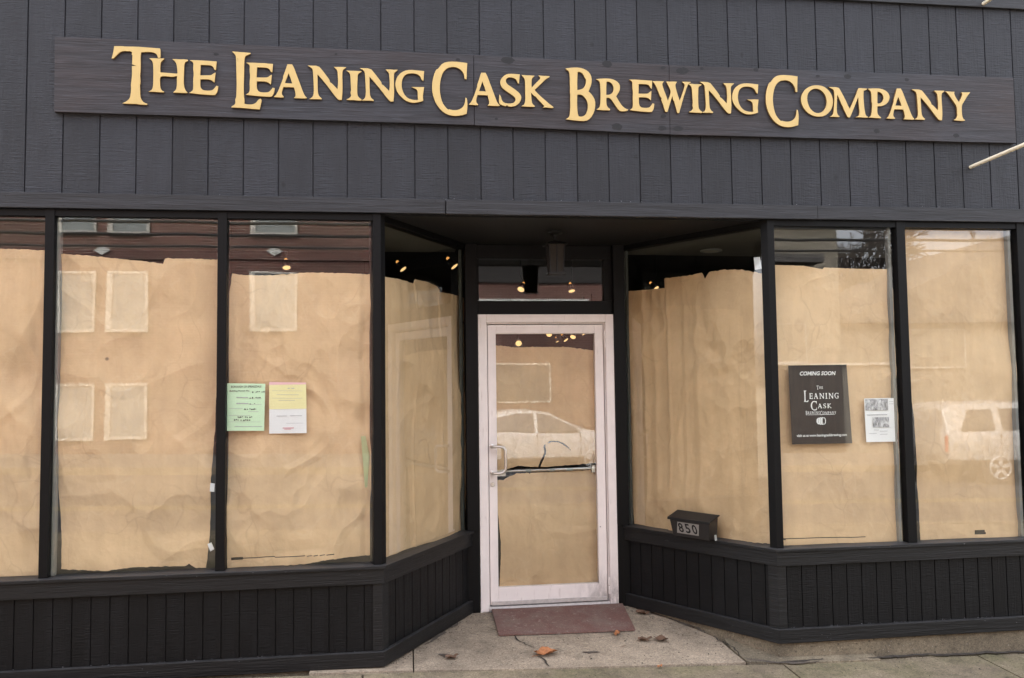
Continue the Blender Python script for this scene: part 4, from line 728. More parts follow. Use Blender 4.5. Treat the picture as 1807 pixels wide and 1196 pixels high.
# ---------------------------------------------------------------- notices on the glass
def flat(name, quad, y, mat, parent=None, bow=.002, n=8, th=.0006):
    """a paper quad (top-left, top-right, bottom-right, bottom-left) with a slight bow and thickness"""
    TL, TR, BR_, BL_ = [Vector(q) for q in quad]; vs = []; fs = []
    for j in range(n+1):
        for i in range(n+1):
            s, t = i/n, j/n; p = (TL*(1-s)+TR*s)*(1-t)+(BL_*(1-s)+BR_*s)*t
            vs.append((p.x, y+bow*(math.sin(s*PI)-.4*s*t), p.y))
    N = len(vs); vs += [(a, b+th, c) for a, b, c in vs]
    for j in range(n):
        for i in range(n):
            k = j*(n+1)+i; fs += [(k, k+n+1, k+n+2, k+1), (N+k, N+k+1, N+k+n+2, N+k+n+1)]
    for i in range(n):
        for a, b in ((i, i+1), (n*(n+1)+i+1, n*(n+1)+i), ((i+1)*(n+1), i*(n+1)), (i*(n+1)+n, (i+1)*(n+1)+n)): fs.append((a, b, N+b, N+a))
    mb = MB(); mb.v = vs; mb.f = fs; return mb.build(name, mat, parent)
YN = .0375
ps = flat('poster', NOTICE['poster'], YN, M['poster'], bow=.001); tag(ps, 'dark brown COMING SOON poster with white lettering and a small cask emblem', 'poster')
onp = lambda x, z, e: (x, YN-.0012, z)
text_mesh('heading_lettering', [('COMING SOON', POSTER['coming'])], M['posterwhite'], ps, onp, bold=.028, shear=.22)
text_mesh('address_lettering', [('visit us at www.leaningcaskbrewing.com', POSTER['url'])], M['posterwhite'], ps, onp, bold=.022)
def words(box, specs, total=None):
    """letters from the sign's own alphabet, laid along a box: (char, relative height, drop)"""
    x0, z0, x1, z1 = box; ws = []
    asp = {}
    for ch, a, b, c, d in LETTERS: asp[ch] = (c-a)/(d-b)
    for ch, hgt, drop in specs: ws.append(asp[ch]*hgt)
    gap = .10; tot = sum(ws)+gap*(len(ws)-1); x = 0; H = z1-z0; polys = []
    for (ch, hgt, drop), w_ in zip(specs, ws):
        polys.append([[(x0+(x+u*w_)/tot*(x1-x0), z1-H*(drop+hgt*(1-v))) for u, v in pl] for pl in GLYPHS[ch]]); x += w_+gap
    return polys
lp = []
lp += words(POSTER['L_the'], [('T', 1.0, 0), ('H', .62, .2), ('E', .62, .2)])
lp += words(POSTER['leaning'], [('L', 1.0, 0)]+[(c, .50, .24) for c in 'EANING'])
lp += words(POSTER['cask'], [('C', 1.0, 0)]+[(c, .50, .28) for c in 'ASK'])
lp += words(POSTER['brew'], [('B', 1.0, 0)]+[(c, .62, .16) for c in 'REWING'])
lp += words(POSTER['comp'], [('C', 1.0, 0)]+[(c, .62, .16) for c in 'OMPANY'])
cuts_ = (3, 10, 14, 28); mbx = MB()
for i_, polys in enumerate(lp):
    if i_ in cuts_[:3]: mbx.build('name_lettering', M['posterwhite'], ps); mbx = MB()
    t_ = curve_mesh('tmp', polys, 0, 0, M['posterwhite'], None, lambda x, y, z: (x, YN-.0012, y))
    mbx.add([tuple(v.co) for v in t_.data.vertices], [tuple(p.vertices) for p in t_.data.polygons]); bpy.data.objects.remove(t_)
u0, w0, u1, w1 = POSTER['under']; mbx.box(u0, u1, YN-.0013, YN-.0010, (w0+w1)/2-.0012, (w0+w1)/2+.0012)
mbx.build('name_lettering', M['posterwhite'], ps)
e0, f0, e1, f1 = POSTER['emblem']; ew, eh = e1-e0, f1-f0
def arc_band(cx, cz, rx, rz, w_, a0, a1, n=16):
    return [(cx+rx*math.cos(a0+(a1-a0)*i/n), cz+rz*math.sin(a0+(a1-a0)*i/n)) for i in range(n+1)]+[(cx+w_+rx*.82*math.cos(a1+(a0-a1)*i/n), cz+rz*.98*math.sin(a1+(a0-a1)*i/n)) for i in range(n+1)]
em = []; cz = (f0+f1)/2
for k, s_ in ((0, .86), (1, .98), (2, 1.0)):
    cx = e0+ew*(.24+.2*k); em.append([arc_band(cx, cz, ew*.24, eh*.5*s_, ew*.13, PI*.5, PI*1.5)])
cx = e0+ew*.80; em.append([[(cx+ew*.2*math.cos(a), cz+eh*.47*math.sin(a)) for a in [2*PI*i/20 for i in range(20)]], [(cx-ew*.02+ew*.13*math.cos(a), cz+eh*.40*math.sin(a)) for a in [2*PI*i/20 for i in range(20)]]])
mbx = MB()
for polys in em:
    t_ = curve_mesh('tmp', polys, 0, 0, M['posterwhite'], None, lambda x, y, z: (x, YN-.0012, y))
    mbx.add([tuple(v.co) for v in t_.data.vertices], [tuple(p.vertices) for p in t_.data.polygons]); bpy.data.objects.remove(t_)
mbx.build('cask_emblem', M['posterwhite'], ps)
r0, s0, r1, s1 = POSTER['ring']
t_ = curve_mesh('ring_print', [[((r0+r1)/2+(r1-r0)/2*k*math.cos(a), (s0+s1)/2+(s1-s0)/2*k*math.sin(a)) for a in [2*PI*i/48 for i in range(48)]] for k in (1.0, .985)], 0, 0, M['mailgrey'], ps, lambda x, y, z: (x, YN-.0008, y))

cp = flat('news_clipping', NOTICE['clip'], YN, M['white'], bow=.004); tag(cp, 'white printed page with two grey pictures taped right of the dark poster', 'clipping')
mbx = MB()
for b in CLIPPIC:
    mbx.add([(b[0], YN-.0012, b[1]), (b[2], YN-.0012, b[1]), (b[2], YN-.0012, b[3]), (b[0], YN-.0012, b[3])], [(0, 1, 2, 3)])
mbx.build('printed_picture', M['photo'], cp)
def rules(name, mat, parent, quad, rows, y, joined=False):
    TL, TR, BR_, BL_ = [Vector(q) for q in quad]; mb = MB()
    for (s0_, s1_, t_, hh) in rows:
        pts = []
        for s_, t2 in ((s0_, t_+hh), (s1_, t_+hh), (s1_, t_), (s0_, t_)):
            p = (TL*(1-s_)+TR*s_)*(1-t2)+(BL_*(1-s_)+BR_*s_)*t2; pts.append((p.x, y, p.y))
        mb.add(pts, [(0, 1, 2, 3)])
        if not joined: mb.build(name, mat, parent); mb = MB()
    return mb.build(name, mat, parent) if joined else None
rules('body_print', M['inkpale'], cp, NOTICE['clip'], [(.06, .72, .37, .02), (.27, .42, .72, .012), (.45, .7, .75, .01), (.1, .35, .8, .01), (.45, .7, .82, .01), (.8, .95, .08, .01), (.8, .95, .13, .01)], YN-.0008)
gp = flat('permit_notice', NOTICE['permit'], YN, M['green'], bow=.003); tag(gp, 'pale green building permit with dark print and handwriting', 'permit')
text_mesh('heading_lettering', [('BOROUGH OF SPRINGDALE', PERMIT['head']), ('Building Permit No.', PERMIT['num'])], M['ink'], gp, lambda x, z, e: (x, YN-.0008, z), bold=.01)
rr = random.Random(5)
for t_, s0_, s1_ in ((.165, .66, .96), (.29, .6, .88), (.42, .6, .86), (.53, .46, .78), (.70, .2, .66), (.76, .2, .62)):
    s_ = s0_; hw = []
    while s_ < s1_:
        w_ = rr.uniform(.02, .06)
        if rr.random() < .75: hw.append((s_, s_+w_*.7, t_+rr.uniform(-.006, .006), rr.uniform(.012, .03)))
        s_ += w_
    rules('handwriting', M['ink'], gp, NOTICE['permit'], hw, YN-.0008, True)
rules('body_print', M['inkpale'], gp, NOTICE['permit'], [(.25, .56, .29, .018), (.25, .57, .415, .018), (.58, .92, .315, .006), (.58, .92, .44, .006), (.06, .42, .53, .006), (.56, .84, .59, .008), (.06, .62, .675, .006), (.06, .9, .81, .005), (.22, .95, .905, .012)], YN-.0008)
fm = flat('permit_form', NOTICE['form'], YN, M['white'], bow=.003); tag(fm, 'permit form with pink top edge, yellow upper sheet and white lower sheet', 'permit form')
q = NOTICE['form']; sl_, sr_ = NOTICE['formsplit']; pl_, pr_ = NOTICE['formpink']
flat('yellow_sheet', [pl_, pr_, sr_, sl_], YN-.0012, M['yellow'], fm, bow=.0028); flat('pink_sheet', [q[0], q[1], pr_, pl_], YN-.0012, M['pink'], fm, bow=.0028)
rules('form_print', M['inkpale'], fm, q, [(.5, .56, .11, .012), (.6, .68, .11, .012), (.08, .9, .165, .004), (.2, .8, .24, .006), (.08, .9, .31, .004), (.25, .7, .35, .006), (.2, .48, .655, .01), (.56, .88, .65, .01), (.45, .92, .80, .005)], YN-.0022)
rules('red_print', M['redink'], fm, q, [(.36, .66, .885, .02), (.4, .58, .915, .012)], YN-.0022)
tag(flat('tape_tag', NOTICE['tag1'], YN, M['white'], bow=.001, n=2), 'upright white tape tag on the papered window edge, upper of two', 'tape tag', 'white tape tags')
tag(flat('tape_tag', NOTICE['tag2'], YN, M['white'], bow=.001, n=2), 'tilted white tape tag near the window sill, lower of two', 'tape tag', 'white tape tags')
st_ = MB().prism(NOTICE['strip'], 'y', YN, YN+.0006).build('paper_strip', M['limetape']); tag(st_, 'narrow lime green paper strip right of the permits', 'paper strip')
A, d, nn = BR; b3 = bay3(BR, .045)
mb = MB(); mb.add([b3(u, z, 0) for u, z in CARD]+[b3(u, z, -.001) for u, z in CARD], [(0, 1, 2, 3), (7, 6, 5, 4), (0, 4, 5, 1), (1, 5, 6, 2), (2, 6, 7, 3), (3, 7, 4, 0)])
tag(mb.build('white_card', M['white']), 'small white card stuck high in the corner of the angled right window', 'card')

# ---------------------------------------------------------------- mailbox
A, d, nn = BR
def mbp(u, o, z): return (A.x+d.x*u+nn.x*o, A.y+d.y*u+nn.y*o, z)
box = thing('mailbox', 'black metal mailbox numbered 850 on the window sill right of the door', 'mailbox', mbp(.585, .07, .589))
prof = [(.012, .5895), (.098, .5895), (.120, .708), (.012, .742)]
def mail(uL, uR, pr, name, mat, parent=None, bev=.003, taper=0):
    n = len(pr); vs = [mbp(uL-(taper if z < .62 else 0), o, z) for o, z in pr]+[mbp(uR+(taper if z < .62 else 0), o, z) for o, z in pr]
    return MB().add(vs, [tuple(range(n)), tuple(range(2*n-1, n-1, -1))]+[(i, n+i, n+(i+1) % n, (i+1) % n) for i in range(n)]).build(name, mat, parent, bevel=bev)
mail(.745, .425, prof, 'box_body', M['mailgrey'], box, taper=.012)
mail(.758, .412, [(.010, .746), (.010, .752), (.128, .716), (.128, .700), (.124, .700), (.124, .711)], 'box_lid', M['black'], box, .0012)
def onf(u, z, e=0): f = (z-.5895)/(.708-.5895); return mbp(u, .098+f*.022+.0015+e, z)
np_ = MB(); c_ = [(.695, .612), (.518, .612), (.504, .690), (.680, .690)]
np_.add([onf(u, z, 0) for u, z in c_]+[onf(u, z, .0012) for u, z in c_], [(4, 5, 6, 7), (0, 1, 5, 4), (1, 2, 6, 5), (2, 3, 7, 6), (3, 0, 4, 7)])
plate = np_.build('number_plate', M['plate'], box)
def num3(x, z, e): u = .688-x; return onf(u-(z-.612)/(.078)*-.0-(z-.65)*-.18, z, .0018)
text_mesh('number_lettering', [('8', (.012, .620, .052, .684)), ('5', (.068, .620, .108, .684)), ('0', (.124, .620, .164, .684))], M['black'], plate, num3, bold=.02)
MB().add([mbp(.411, .05, .59), mbp(.411, .075, .59), mbp(.411, .078, .628), mbp(.411, .058, .628), mbp(.409, .05, .59), mbp(.409, .075, .59), mbp(.409, .078, .628), mbp(.409, .058, .628)], [(0, 1, 2, 3), (4, 5, 6, 7), (0, 1, 5, 4), (1, 2, 6, 5), (2, 3, 7, 6), (3, 0, 4, 7)]).build('price_tag', M['tape'], box)

# ---------------------------------------------------------------- mat
cm = [(-.442, .475), (.487, .482), (.535, .985), (-.435, .99)]
mb = MB(); n_ = 16; vs = []
for lay in (.010, .002):
    for j in range(n_+1):
        for i in range(n_+1):
            s_, t_ = i/n_, j/n_; p = Vector(cm[0]).lerp(Vector(cm[1]), s_).lerp(Vector(cm[3]).lerp(Vector(cm[2]), s_), t_)
            vs.append((p.x, p.y, gz(p.x, p.y)*(1-t_*.5)+lay*(1 if lay < .01 else 1)+.003+.012*t_+.003*noise.noise(Vector((p.x*3, p.y*3, 1)))))
N_ = (n_+1)**2; fs = []
for j in range(n_):
    for i in range(n_):
        k = j*(n_+1)+i; fs += [(k, k+1, k+n_+2, k+n_+1), (N_+k, N_+k+n_+1, N_+k+n_+2, N_+k+1)]
for i in range(n_):
    for a_, b_ in ((i+1, i), (n_*(n_+1)+i, n_*(n_+1)+i+1), (i*(n_+1), (i+1)*(n_+1)), ((i+1)*(n_+1)+n_, i*(n_+1)+n_)): fs.append((a_, b_, N_+b_, N_+a_))
mb.v = vs; mb.f = fs
tag(mb.build('door_mat', M['mat']), 'worn dull red mat on the concrete in front of the glass door', 'mat')

# ---------------------------------------------------------------- lantern
lx, ly = -.017, .5
lan = thing('hanging_lantern', 'small dark square lantern hanging from the porch ceiling above the door', 'lantern', (lx, ly, 2.69))
h = MB(); h.lathe([(.05, 0), (.05, -.012), (.018, -.022), (.018, -.03)], (lx, ly, 2.689), (0, 0, 1), 18); h.tube([(lx, ly, 2.66), (lx, ly, 2.625)], .008, 8)
h.build('ceiling_mount', M['black'], lan, smooth=True)
def frustum(mb, r0, z0, r1, z1): return mb.hexa([(lx-r0, ly-r0, z0), (lx+r0, ly-r0, z0), (lx+r0, ly+r0, z0), (lx-r0, ly+r0, z0)], [(lx-r1, ly-r1, z1), (lx+r1, ly-r1, z1), (lx+r1, ly+r1, z1), (lx-r1, ly+r1, z1)])
h = MB(); frustum(h, .078, 2.598, .02, 2.626); h.build('lantern_roof', M['black'], lan, bevel=.002)
h = MB(); frustum(h, .042, 2.408, .051, 2.597); h.build('lantern_glass', M['lampglass'], lan)
h = MB(); frustum(h, .054, 2.392, .054, 2.406)
for sx in (-1, 0, 1):
    for sy in (-1, 0, 1):
        if (sx, sy) != (0, 0): h.tube([(lx+sx*.0445, ly+sy*.0445, 2.405), (lx+sx*.0535, ly+sy*.0535, 2.599)], .0045, 6)
h.build('lantern_frame', M['black'], lan)

# ---------------------------------------------------------------- rods at the right
for lab, p0, p1 in (('pale cream metal rod above the right end of the sign, only its tip in view', (2.865, -.001, 4.187), (3.02, -.95, 4.30)), ('pale cream metal rod sticking out from the siding below the right end of the sign', (2.735, -.001, 3.066), (2.90, -.95, 3.155))):
    v0, v1 = Vector(p0), Vector(p1)
    t_ = thing('sign_rod', lab, 'metal rod', p0, 'cream rods on the wall')
    MB().tube([v0, v0.lerp(v1, .03), v1], [.0115, .0125, .0125], 14).build('rod', M['cream'], t_, smooth=True)
    MB().tube([v1, v1+(v1-v0).normalized()*.012], [.014, .010], 14).build('end_cap', M['cream'], t_, smooth=True)

# ---------------------------------------------------------------- dead leaves
def dead_leaf(x, y, size, rot, mat, label, seed):
    rr = random.Random(seed); n_ = 22; vs = [(0, 0, .006)]
    for j in range(n_):
        a = 2*PI*j/n_; lob = .62+.38*abs(math.cos(a*2.5))**.6; r = size*lob*(.85+.3*rr.random())*(1.25 if math.cos(a) > .8 else 1)
        vs.append((r*math.cos(a), r*.72*math.sin(a), .004+size*(.35*abs(math.sin(a*1.5+seed))+.16*rr.random())))
    ring2 = [(v[0]*.5, v[1]*.5, .004+v[2]*.28) for v in vs[1:]]
    k = len(vs); vs += ring2
    fs = [(0, k+j, k+(j+1) % n_) for j in range(n_)]+[(k+j, 1+j, 1+(j+1) % n_, k+(j+1) % n_) for j in range(n_)]
    ca, sa = math.cos(rot), math.sin(rot); z0 = gz(x, y)+.003
    mb = MB().add([(x+a*ca-b*sa, y+a*sa+b*ca, z0+c) for a, b, c in vs], fs)
    mb.tube([(x, y, z0+.006), (x-ca*size*1.2, y-sa*size*1.2, z0+.004)], [.0018, .001], 5)
    o = mb.build('dead_leaf', mat, None, smooth='all'); tag(o, label, 'leaf', 'fallen leaves')
dead_leaf(-.197, .12, .074, .3, M['leafo'], 'large curled orange leaf on the concrete in front of the mat', 3)
dead_leaf(.343, .43, .034, 1.2, M['leafo'], 'small orange leaf by the front right corner of the mat', 5)
dead_leaf(.495, .31, .044, .1, M['leafb'], 'dark brown leaf, nearer to the mat of the two brown leaves right of it', 8)
dead_leaf(.608, .30, .052, 2.2, M['leafb'], 'wide brown leaf between the mat and the right bulkhead corner', 13)
dead_leaf(.463, -.12, .020, .8, M['leafo'], 'tiny orange leaf next to the pavement seam', 21)
dead_leaf(.640, .80, .046, 2.6, M['leafb'], 'crumpled leaf against the right bulkhead beside the mat', 34)
dead_leaf(-.775, .10, .04, .4, M['leafb'], 'small brown leaf on the stained concrete left of the mat', 55)
tag(ribbon('dead_twig', M['leafb'], [(.30, .20), (.36, .235)], .006, .008, .004, 12), 'thin dark twig on the concrete below the right half of the mat', 'twig'); bpy.data.objects['dead_twig']['kind'] = 'thing'

# grit and crumbs gathered on the concrete
gr = MB(); rr = random.Random(23)
for k in range(520):
    m_ = rr.random()
    if m_ < .35: x = rr.uniform(-1.0, 1.0); y = rr.uniform(-.05, 1.0)
    elif m_ < .6: u = rr.random(); sd_ = rr.choice((-1, 1)); x = sd_*(.56+.62*u)+rr.gauss(0, .02)-sd_*.03; y = .98-.98*u+rr.gauss(0, .02)-.01
    elif m_ < .8: x = rr.uniform(1.2, 3.2); y = -.06-abs(rr.gauss(0, .03))
    else: x = rr.uniform(-1.4, 3.3); y = rr.uniform(-.8, -.05)
    if abs(x) > .58+(1-y)*.6 and y > 0: continue
    r_ = rr.uniform(.0015, .0045)*(1.6 if rr.random() < .12 else 1); z = gz(x, y)+.003
    ps4 = [(x+r_*rr.uniform(.6, 1.3)*math.cos(a), y+r_*rr.uniform(.6, 1.3)*math.sin(a), z) for a in (0, 1.3, 2.5, 3.8, 5.1)]
    gr.add(ps4+[(x, y, z+r_*.8)], [(0, 1, 5), (1, 2, 5), (2, 3, 5), (3, 4, 5), (4, 0, 5)])
gb_ = gr.build('grit', M['crack'], None); gb_['kind'] = 'stuff'; tag(gb_, 'dark grit and leaf crumbs lying on the concrete along the walls', 'grit')

# ---------------------------------------------------------------- lamps inside
def track_light(x, y, z, aim, label, s=1.0, bright=True):
    t = thing('track_light', label, 'spotlight', (x, y, 3.35), 'lit track lights inside')
    a = Vector(aim).normalized(); c = Vector((x, y, z))
    MB().lathe([(.030*s, -.12*s), (.036*s, -.10*s), (.040*s, -.05*s), (.056*s, 0), (.052*s, .0), (.05*s, -.006)], c, a, 18).build('lamp_head', M['black'], t, smooth=True)
    MB().lathe([(.049*s, -.012), (.049*s, -.004)], c, a, 18).build('lamp_lens', M['bulb'], t)
    MB().lathe([(.016*s, -.155*s), (.022*s, -.14*s), (.016*s, -.125*s)], c, a, 10).build('lamp_bulb', M['bulbwhite'], t)
    MB().tube([c-a*.16*s, (x, y, z+.2*s), (x, y, 3.348)], .007, 8).build('lamp_stem', M['black'], t)
for i, (x, y, z, aim, lab, s) in enumerate((
    (-2.13, 2.70, 2.745, (.15, -.55, -1), 'lit spotlight above the permits window', 1.0),
    (-1.06, 2.75, 2.745, (.75, -.35, -1), 'lit spotlight seen through the angled left window, further from the door', 1.0),
    (-.58, 2.66, 2.76, (.75, -.35, -1), 'lit spotlight seen through the angled left window, nearer the door', 1.1),
    (.288, 4.35, 2.745, (-.5, -.8, -1), 'lit spotlight behind the transom, the brighter left one', 1.15),
    (.924, 4.50, 2.745, (.1, -.45, -1), 'lit spotlight behind the transom, the right one', 1.1),
    (.93, 10.2, 2.62, (.1, -.5, -1), 'lit spotlight at the upper left of the door glass', 1.5),
    (1.22, 11.3, 2.47, (-.2, -2.0, -1), 'round glowing spotlight just above the door paper on the left', 1.8),
    (1.76, 10.8, 2.62, (-.4, -1.2, -1), 'round spotlight at the top middle of the door glass', 1.7),
    (2.02, 11.3, 2.50, (.3, -.3, -1), 'dim small spotlight just above the door paper in the middle', 1.0),
    (2.16, 11.1, 2.52, (.6, -.5, -1), 'tilted spotlight low in the cluster right of the door centre', 1.5),
    (2.26, 10.9, 2.57, (-.5, -.8, -1), 'bright spotlight in the middle of the cluster behind the door', 1.6),
    (2.43, 10.6, 2.62, (.7, -.5, -1), 'tilted spotlight at the upper right of the cluster behind the door', 1.5),
    (2.47, 10.1, 2.68, (.2, -.7, -1), 'spotlight in the top right corner of the door glass', 1.5),
    (1.868, 4.20, 2.74, (.6, -.8, -1), 'lit spotlight peeking over the paper of the angled right window', 1.1))):
    track_light(x, y, z, aim, lab, s*.70)
rc = thing('recessed_light', 'round unlit light in the display ceiling behind the angled right window', 'ceiling light', (1.33, 1.09, 2.672))
MB().lathe([(.085, 0), (.085, -.006), (.068, -.012), (.062, -.008)], (1.33, 1.09, 2.6715), (0, 0, 1), 28).build('trim_ring', M['stone'], rc, smooth=True)
MB().lathe([(.060, -.009), (.060, -.006)], (1.33, 1.09, 2.6715), (0, 0, 1), 24).build('lens', M['cream'], rc)
# ---------------------------------------------------------------- across the street (seen in the glass)
def rz(x, y=-10): return -.33-.022*x
road = MB(); road.add([(x, y, rz(x)) for y in (-5.42, -13.3) for x in (-60, 60)]+[(x, y, rz(x)-.3) for y in (-5.42, -13.3) for x in (-60, 60)], [(0, 2, 3, 1), (4, 5, 7, 6), (0, 1, 5, 4), (2, 6, 7, 3), (0, 4, 6, 2), (1, 3, 7, 5)])
struct(road.build('road', M['asphalt']))
def strip(name, mat, y0, y1, dz, th=.003, x0=-60, x1=60):
    mb = MB(); mb.hexa([(x0, y0, rz(x0)+dz-th), (x1, y0, rz(x1)+dz-th), (x1, y1, rz(x1)+dz-th), (x0, y1, rz(x0)+dz-th)], [(x0, y0, rz(x0)+dz), (x1, y0, rz(x1)+dz), (x1, y1, rz(x1)+dz), (x0, y1, rz(x0)+dz)])
    return struct(mb.build(name, mat))
for a in (-8.34, -8.56): strip('road_marking', M['yellowline'], a-.06, a+.06, .006)
strip('kerb', M['walk'], -5.42, -5.24, .16, .3); strip('kerb', M['walk'], -13.48, -13.3, .15, .3)
strip('far_sidewalk', M['farwalk'], -16.9, -13.49, .145, .2)
strip('side_ground', M['walk'], -5.23, -.05, .10, .2, -60, -9.6); strip('side_ground', M['walk'], -5.23, -.05, .04, .2, 9.6, 60)
gb = MB(); gb.box(-150, 150, -150, 60, -3.2, -3.0); struct(gb.build('ground', M['asphalt']))
strip('back_ground', M['farwalk'], -60, -16.91, .12, .3)

# brick building
bb_ = thing('brick_building', 'red brick building with white framed windows, mirrored in the left windows', 'building', (-12, -17, -.2))
MB().box(-34, 5.0, -27, -17, -.3, 9.6).build('wall', M['brick'], bb_)
MB().box(-34.1, 5.1, -27.1, -16.85, 9.602, 9.9).build('roof', M['roof'], bb_)
def window(x0, x1, z0, z1, parent, wl=.14):
    f = MB(); f.box(x0, x0+wl, -16.995, -16.93, z0, z1); f.box(x1-.06, x1, -16.995, -16.93, z0, z1); f.box(x0+wl+.001, x1-.061, -16.995, -16.93, z1-.06, z1); f.box(x0+wl+.001, x1-.061, -16.995, -16.92, z0, z0+.08)
    w_ = f.build('window', M['whitetrim'], parent)
    MB().box(x0+wl+.001, x1-.061, -16.995, -16.96, z0+.081, z1-.061).build('window_blind', M['blind'], w_)
for gx in (-26.9, -18.3, -9.95):
    for z0, z1 in ((.36, 1.80), (3.12, 4.70), (5.66, 7.3)):
        window(gx, gx+1.0, z0, z1, bb_); window(gx+1.27, gx+2.3, z0, z1, bb_)
        if z0 > 3: window(gx+4.83, gx+6.05, z0, z1, bb_)
    for dx in (1.13, 5.47):
        c = gx+dx; MB().prism([(c-.2, 5.25), (c, 5.12), (c+.2, 5.25), (c, 5.40)], 'y', -16.995, -16.95).build('stone_diamond', M['stone'], bb_)
MB().box(-34, 5.0, -16.995, -16.95, 5.02, 5.07).build('brick_course', M['brick'], bb_)
# ground floor shop windows and a pale sill above them, seen in the door
s_ = MB(); s_.box(-.6, 3.26, -16.995, -16.95, 2.22, 2.27); s_.box(-.6, 3.26, -16.995, -16.95, 1.10, 1.14); s_.box(3.22, 3.262, -16.995, -16.95, 1.141, 2.219); s_.box(-.6, -.54, -16.995, -16.95, 1.141, 2.219)
sw = s_.build('window', M['whitetrim'], bb_); MB().box(-.539, 3.219, -16.995, -16.96, 1.141, 2.219).build('window_blind', M['roof'], sw)
MB().box(.4, 4.45, -16.995, -16.88, 4.12, 4.2).build('stone_sill', M['stone'], bb_)
MB().box(-.6, 4.99, -16.998, -16.94, 4.70, 9.6).build('added_dark_panel', M['dark'], bb_)  # added dark panel, there only to darken what the transom reflects
# beige house with a lower wing
hs_ = thing('sided_house', 'beige house with lap siding, mirrored in the right windows', 'house', (8, -17, -.3))
MB().box(5.02, 11.43, -26, -17, 2.1, 6.4).build('wall', M['beige'], hs_); MB().box(5.02, 11.43, -26, -17.0, -.8, 2.098).build('lower_wall', M['darkwall'], hs_)
MB().prism([(5.12, 6.35), (11.6, 6.35), (11.6, 6.5), (8.3, 8.9), (5.12, 6.5)], 'y', -26.3, -16.6).build('roof', M['roof'], hs_)
MB().box(11.431, 18.5, -25, -17.2, -.7, 3.29).build('wing_wall', M['beige'], hs_)
MB().prism([(11.45, 3.3), (18.8, 3.3), (18.8, 6.35), (11.45, 3.45)], 'y', -25.2, -16.9).build('wing_roof', M['roof'], hs_)
MB().box(8.6, 10.59, -17.0, -16.2, 4.97, 5.2).build('awning', M['roof'], hs_)
for x0, x1, z0, z1 in ((5.6, 7.2, .9, 2.6), (9.3, 10.37, 2.15, 3.28), (13.6, 15.5, 1.97, 3.12), (6.0, 7.4, 3.6, 5.2)):
    yy = -17.0 if x0 < 11 else -17.2
    f = MB(); f.box(x0, x0+.03, yy+.001, yy+.06, z0, z1); f.box(x1-.03, x1, yy+.001, yy+.06, z0, z1); f.box(x0+.031, x1-.031, yy+.001, yy+.06, z1-.03, z1); f.box(x0+.031, x1-.031, yy+.001, yy+.07, z0, z0+.04)
    w_ = f.build('window', M['whitetrim'], hs_); MB().box(x0+.031, x1-.031, yy+.001, yy+.03, z0+.041, z1-.031).build('window_blind', M['beige'], w_)
MB().box(8.0, 11.42, -16.999, -16.93, 2.09, 2.15).build('belt_trim', M['whitetrim'], hs_); MB().box(11.44, 13.1, -17.199, -17.1, 2.09, 2.15).build('belt_trim', M['whitetrim'], hs_)
# overhead cables on two poles
for i, (za, zb) in enumerate(((5.13, .030), (4.87, .032), (4.62, .026))):
    pts = []
    for k in range(41):
        x = -32+k*1.7; t_ = (x+5)/36.0
        z = za+(.0 if x < -2 else .0)+.0045*((x+3)/3.0)**2*(1 if abs(x) < 34 else 1)*.5
        pts.append((x, -12.6, z))
    o = MB().tube(pts, zb, 8).build('overhead_cable', M['cable'], None, smooth='all')
    tag(o, ('topmost', 'middle', 'lowest')[i]+' of three black overhead cables, mirrored in the glass', 'cable', 'overhead cables')
for x in (-32, 36):
    t_ = thing('utility_pole', 'wooden utility pole at the %s end of the overhead cables' % ('far left' if x < 0 else 'far right'), 'utility pole', (x, -12.9, -.3), 'utility poles')
    MB().tube([(x, -12.9, -1.2), (x, -12.9, 9)], [.16, .11], 12).build('pole', M['polewood'], t_, smooth='all'); MB().box(x-.06, x+.06, -13.9, -12.4, 5.8, 5.95).build('cross_arm', M['polewood'], t_)
# bare trees
def bare_tree(x, y, z0, h, seed, label):
    rr = random.Random(seed); tr = MB(); cr = MB()
    def grow(p, d, L, r, lev):
        mb = tr if lev == 0 else cr; pts = [p]; q = p.copy(); dd = d.copy(); n_ = 4 if lev < 3 else 3
        for k in range(n_):
            dd = (dd+Vector((rr.uniform(-1, 1), rr.uniform(-1, 1), rr.uniform(-.3, .8)))*.16).normalized(); q = q+dd*(L/n_); pts.append(q.copy())
        mb.tube(pts, [max(.019, r*(1-.5*i/n_)) for i in range(n_+1)], 7 if lev < 2 else 4, cap=False)
        if lev >= 6: return
        for k in range(rr.choice((3, 4)) if lev < 3 else 3):
            b = pts[rr.randint(1 if lev else 2, n_)]; a = dd.cross(Vector((rr.uniform(-1, 1), rr.uniform(-1, 1), rr.uniform(-1, 1)))).normalized()
            grow(b, (dd*.9+a*rr.uniform(.45, .95)+Vector((0, 0, .15))).normalized(), L*rr.uniform(.6, .8), r*.5, lev+1)
    grow(Vector((x, y, z0)), Vector((0, 0, 1)), h*.30, h*.017, 0)
    t_ = thing('bare_tree', label, 'tree', (x, y, z0), 'bare trees behind the house'); tr.build('trunk', M['bark'], t_, smooth='all'); cr.build('crown', M['bark'], t_)
bare_tree(15.0, -26.5, -.6, 11, 3, 'bare leafless tree behind the low wing, nearest the tall house')
bare_tree(18.6, -29, -.7, 14, 8, 'bare leafless tree with the tallest crown behind the low wing')
bare_tree(22.5, -28, -.8, 13, 15, 'bare leafless tree furthest from the tall house')
bare_tree(17.0, -33, -.8, 13, 27, 'bare leafless tree standing furthest back behind the low wing')

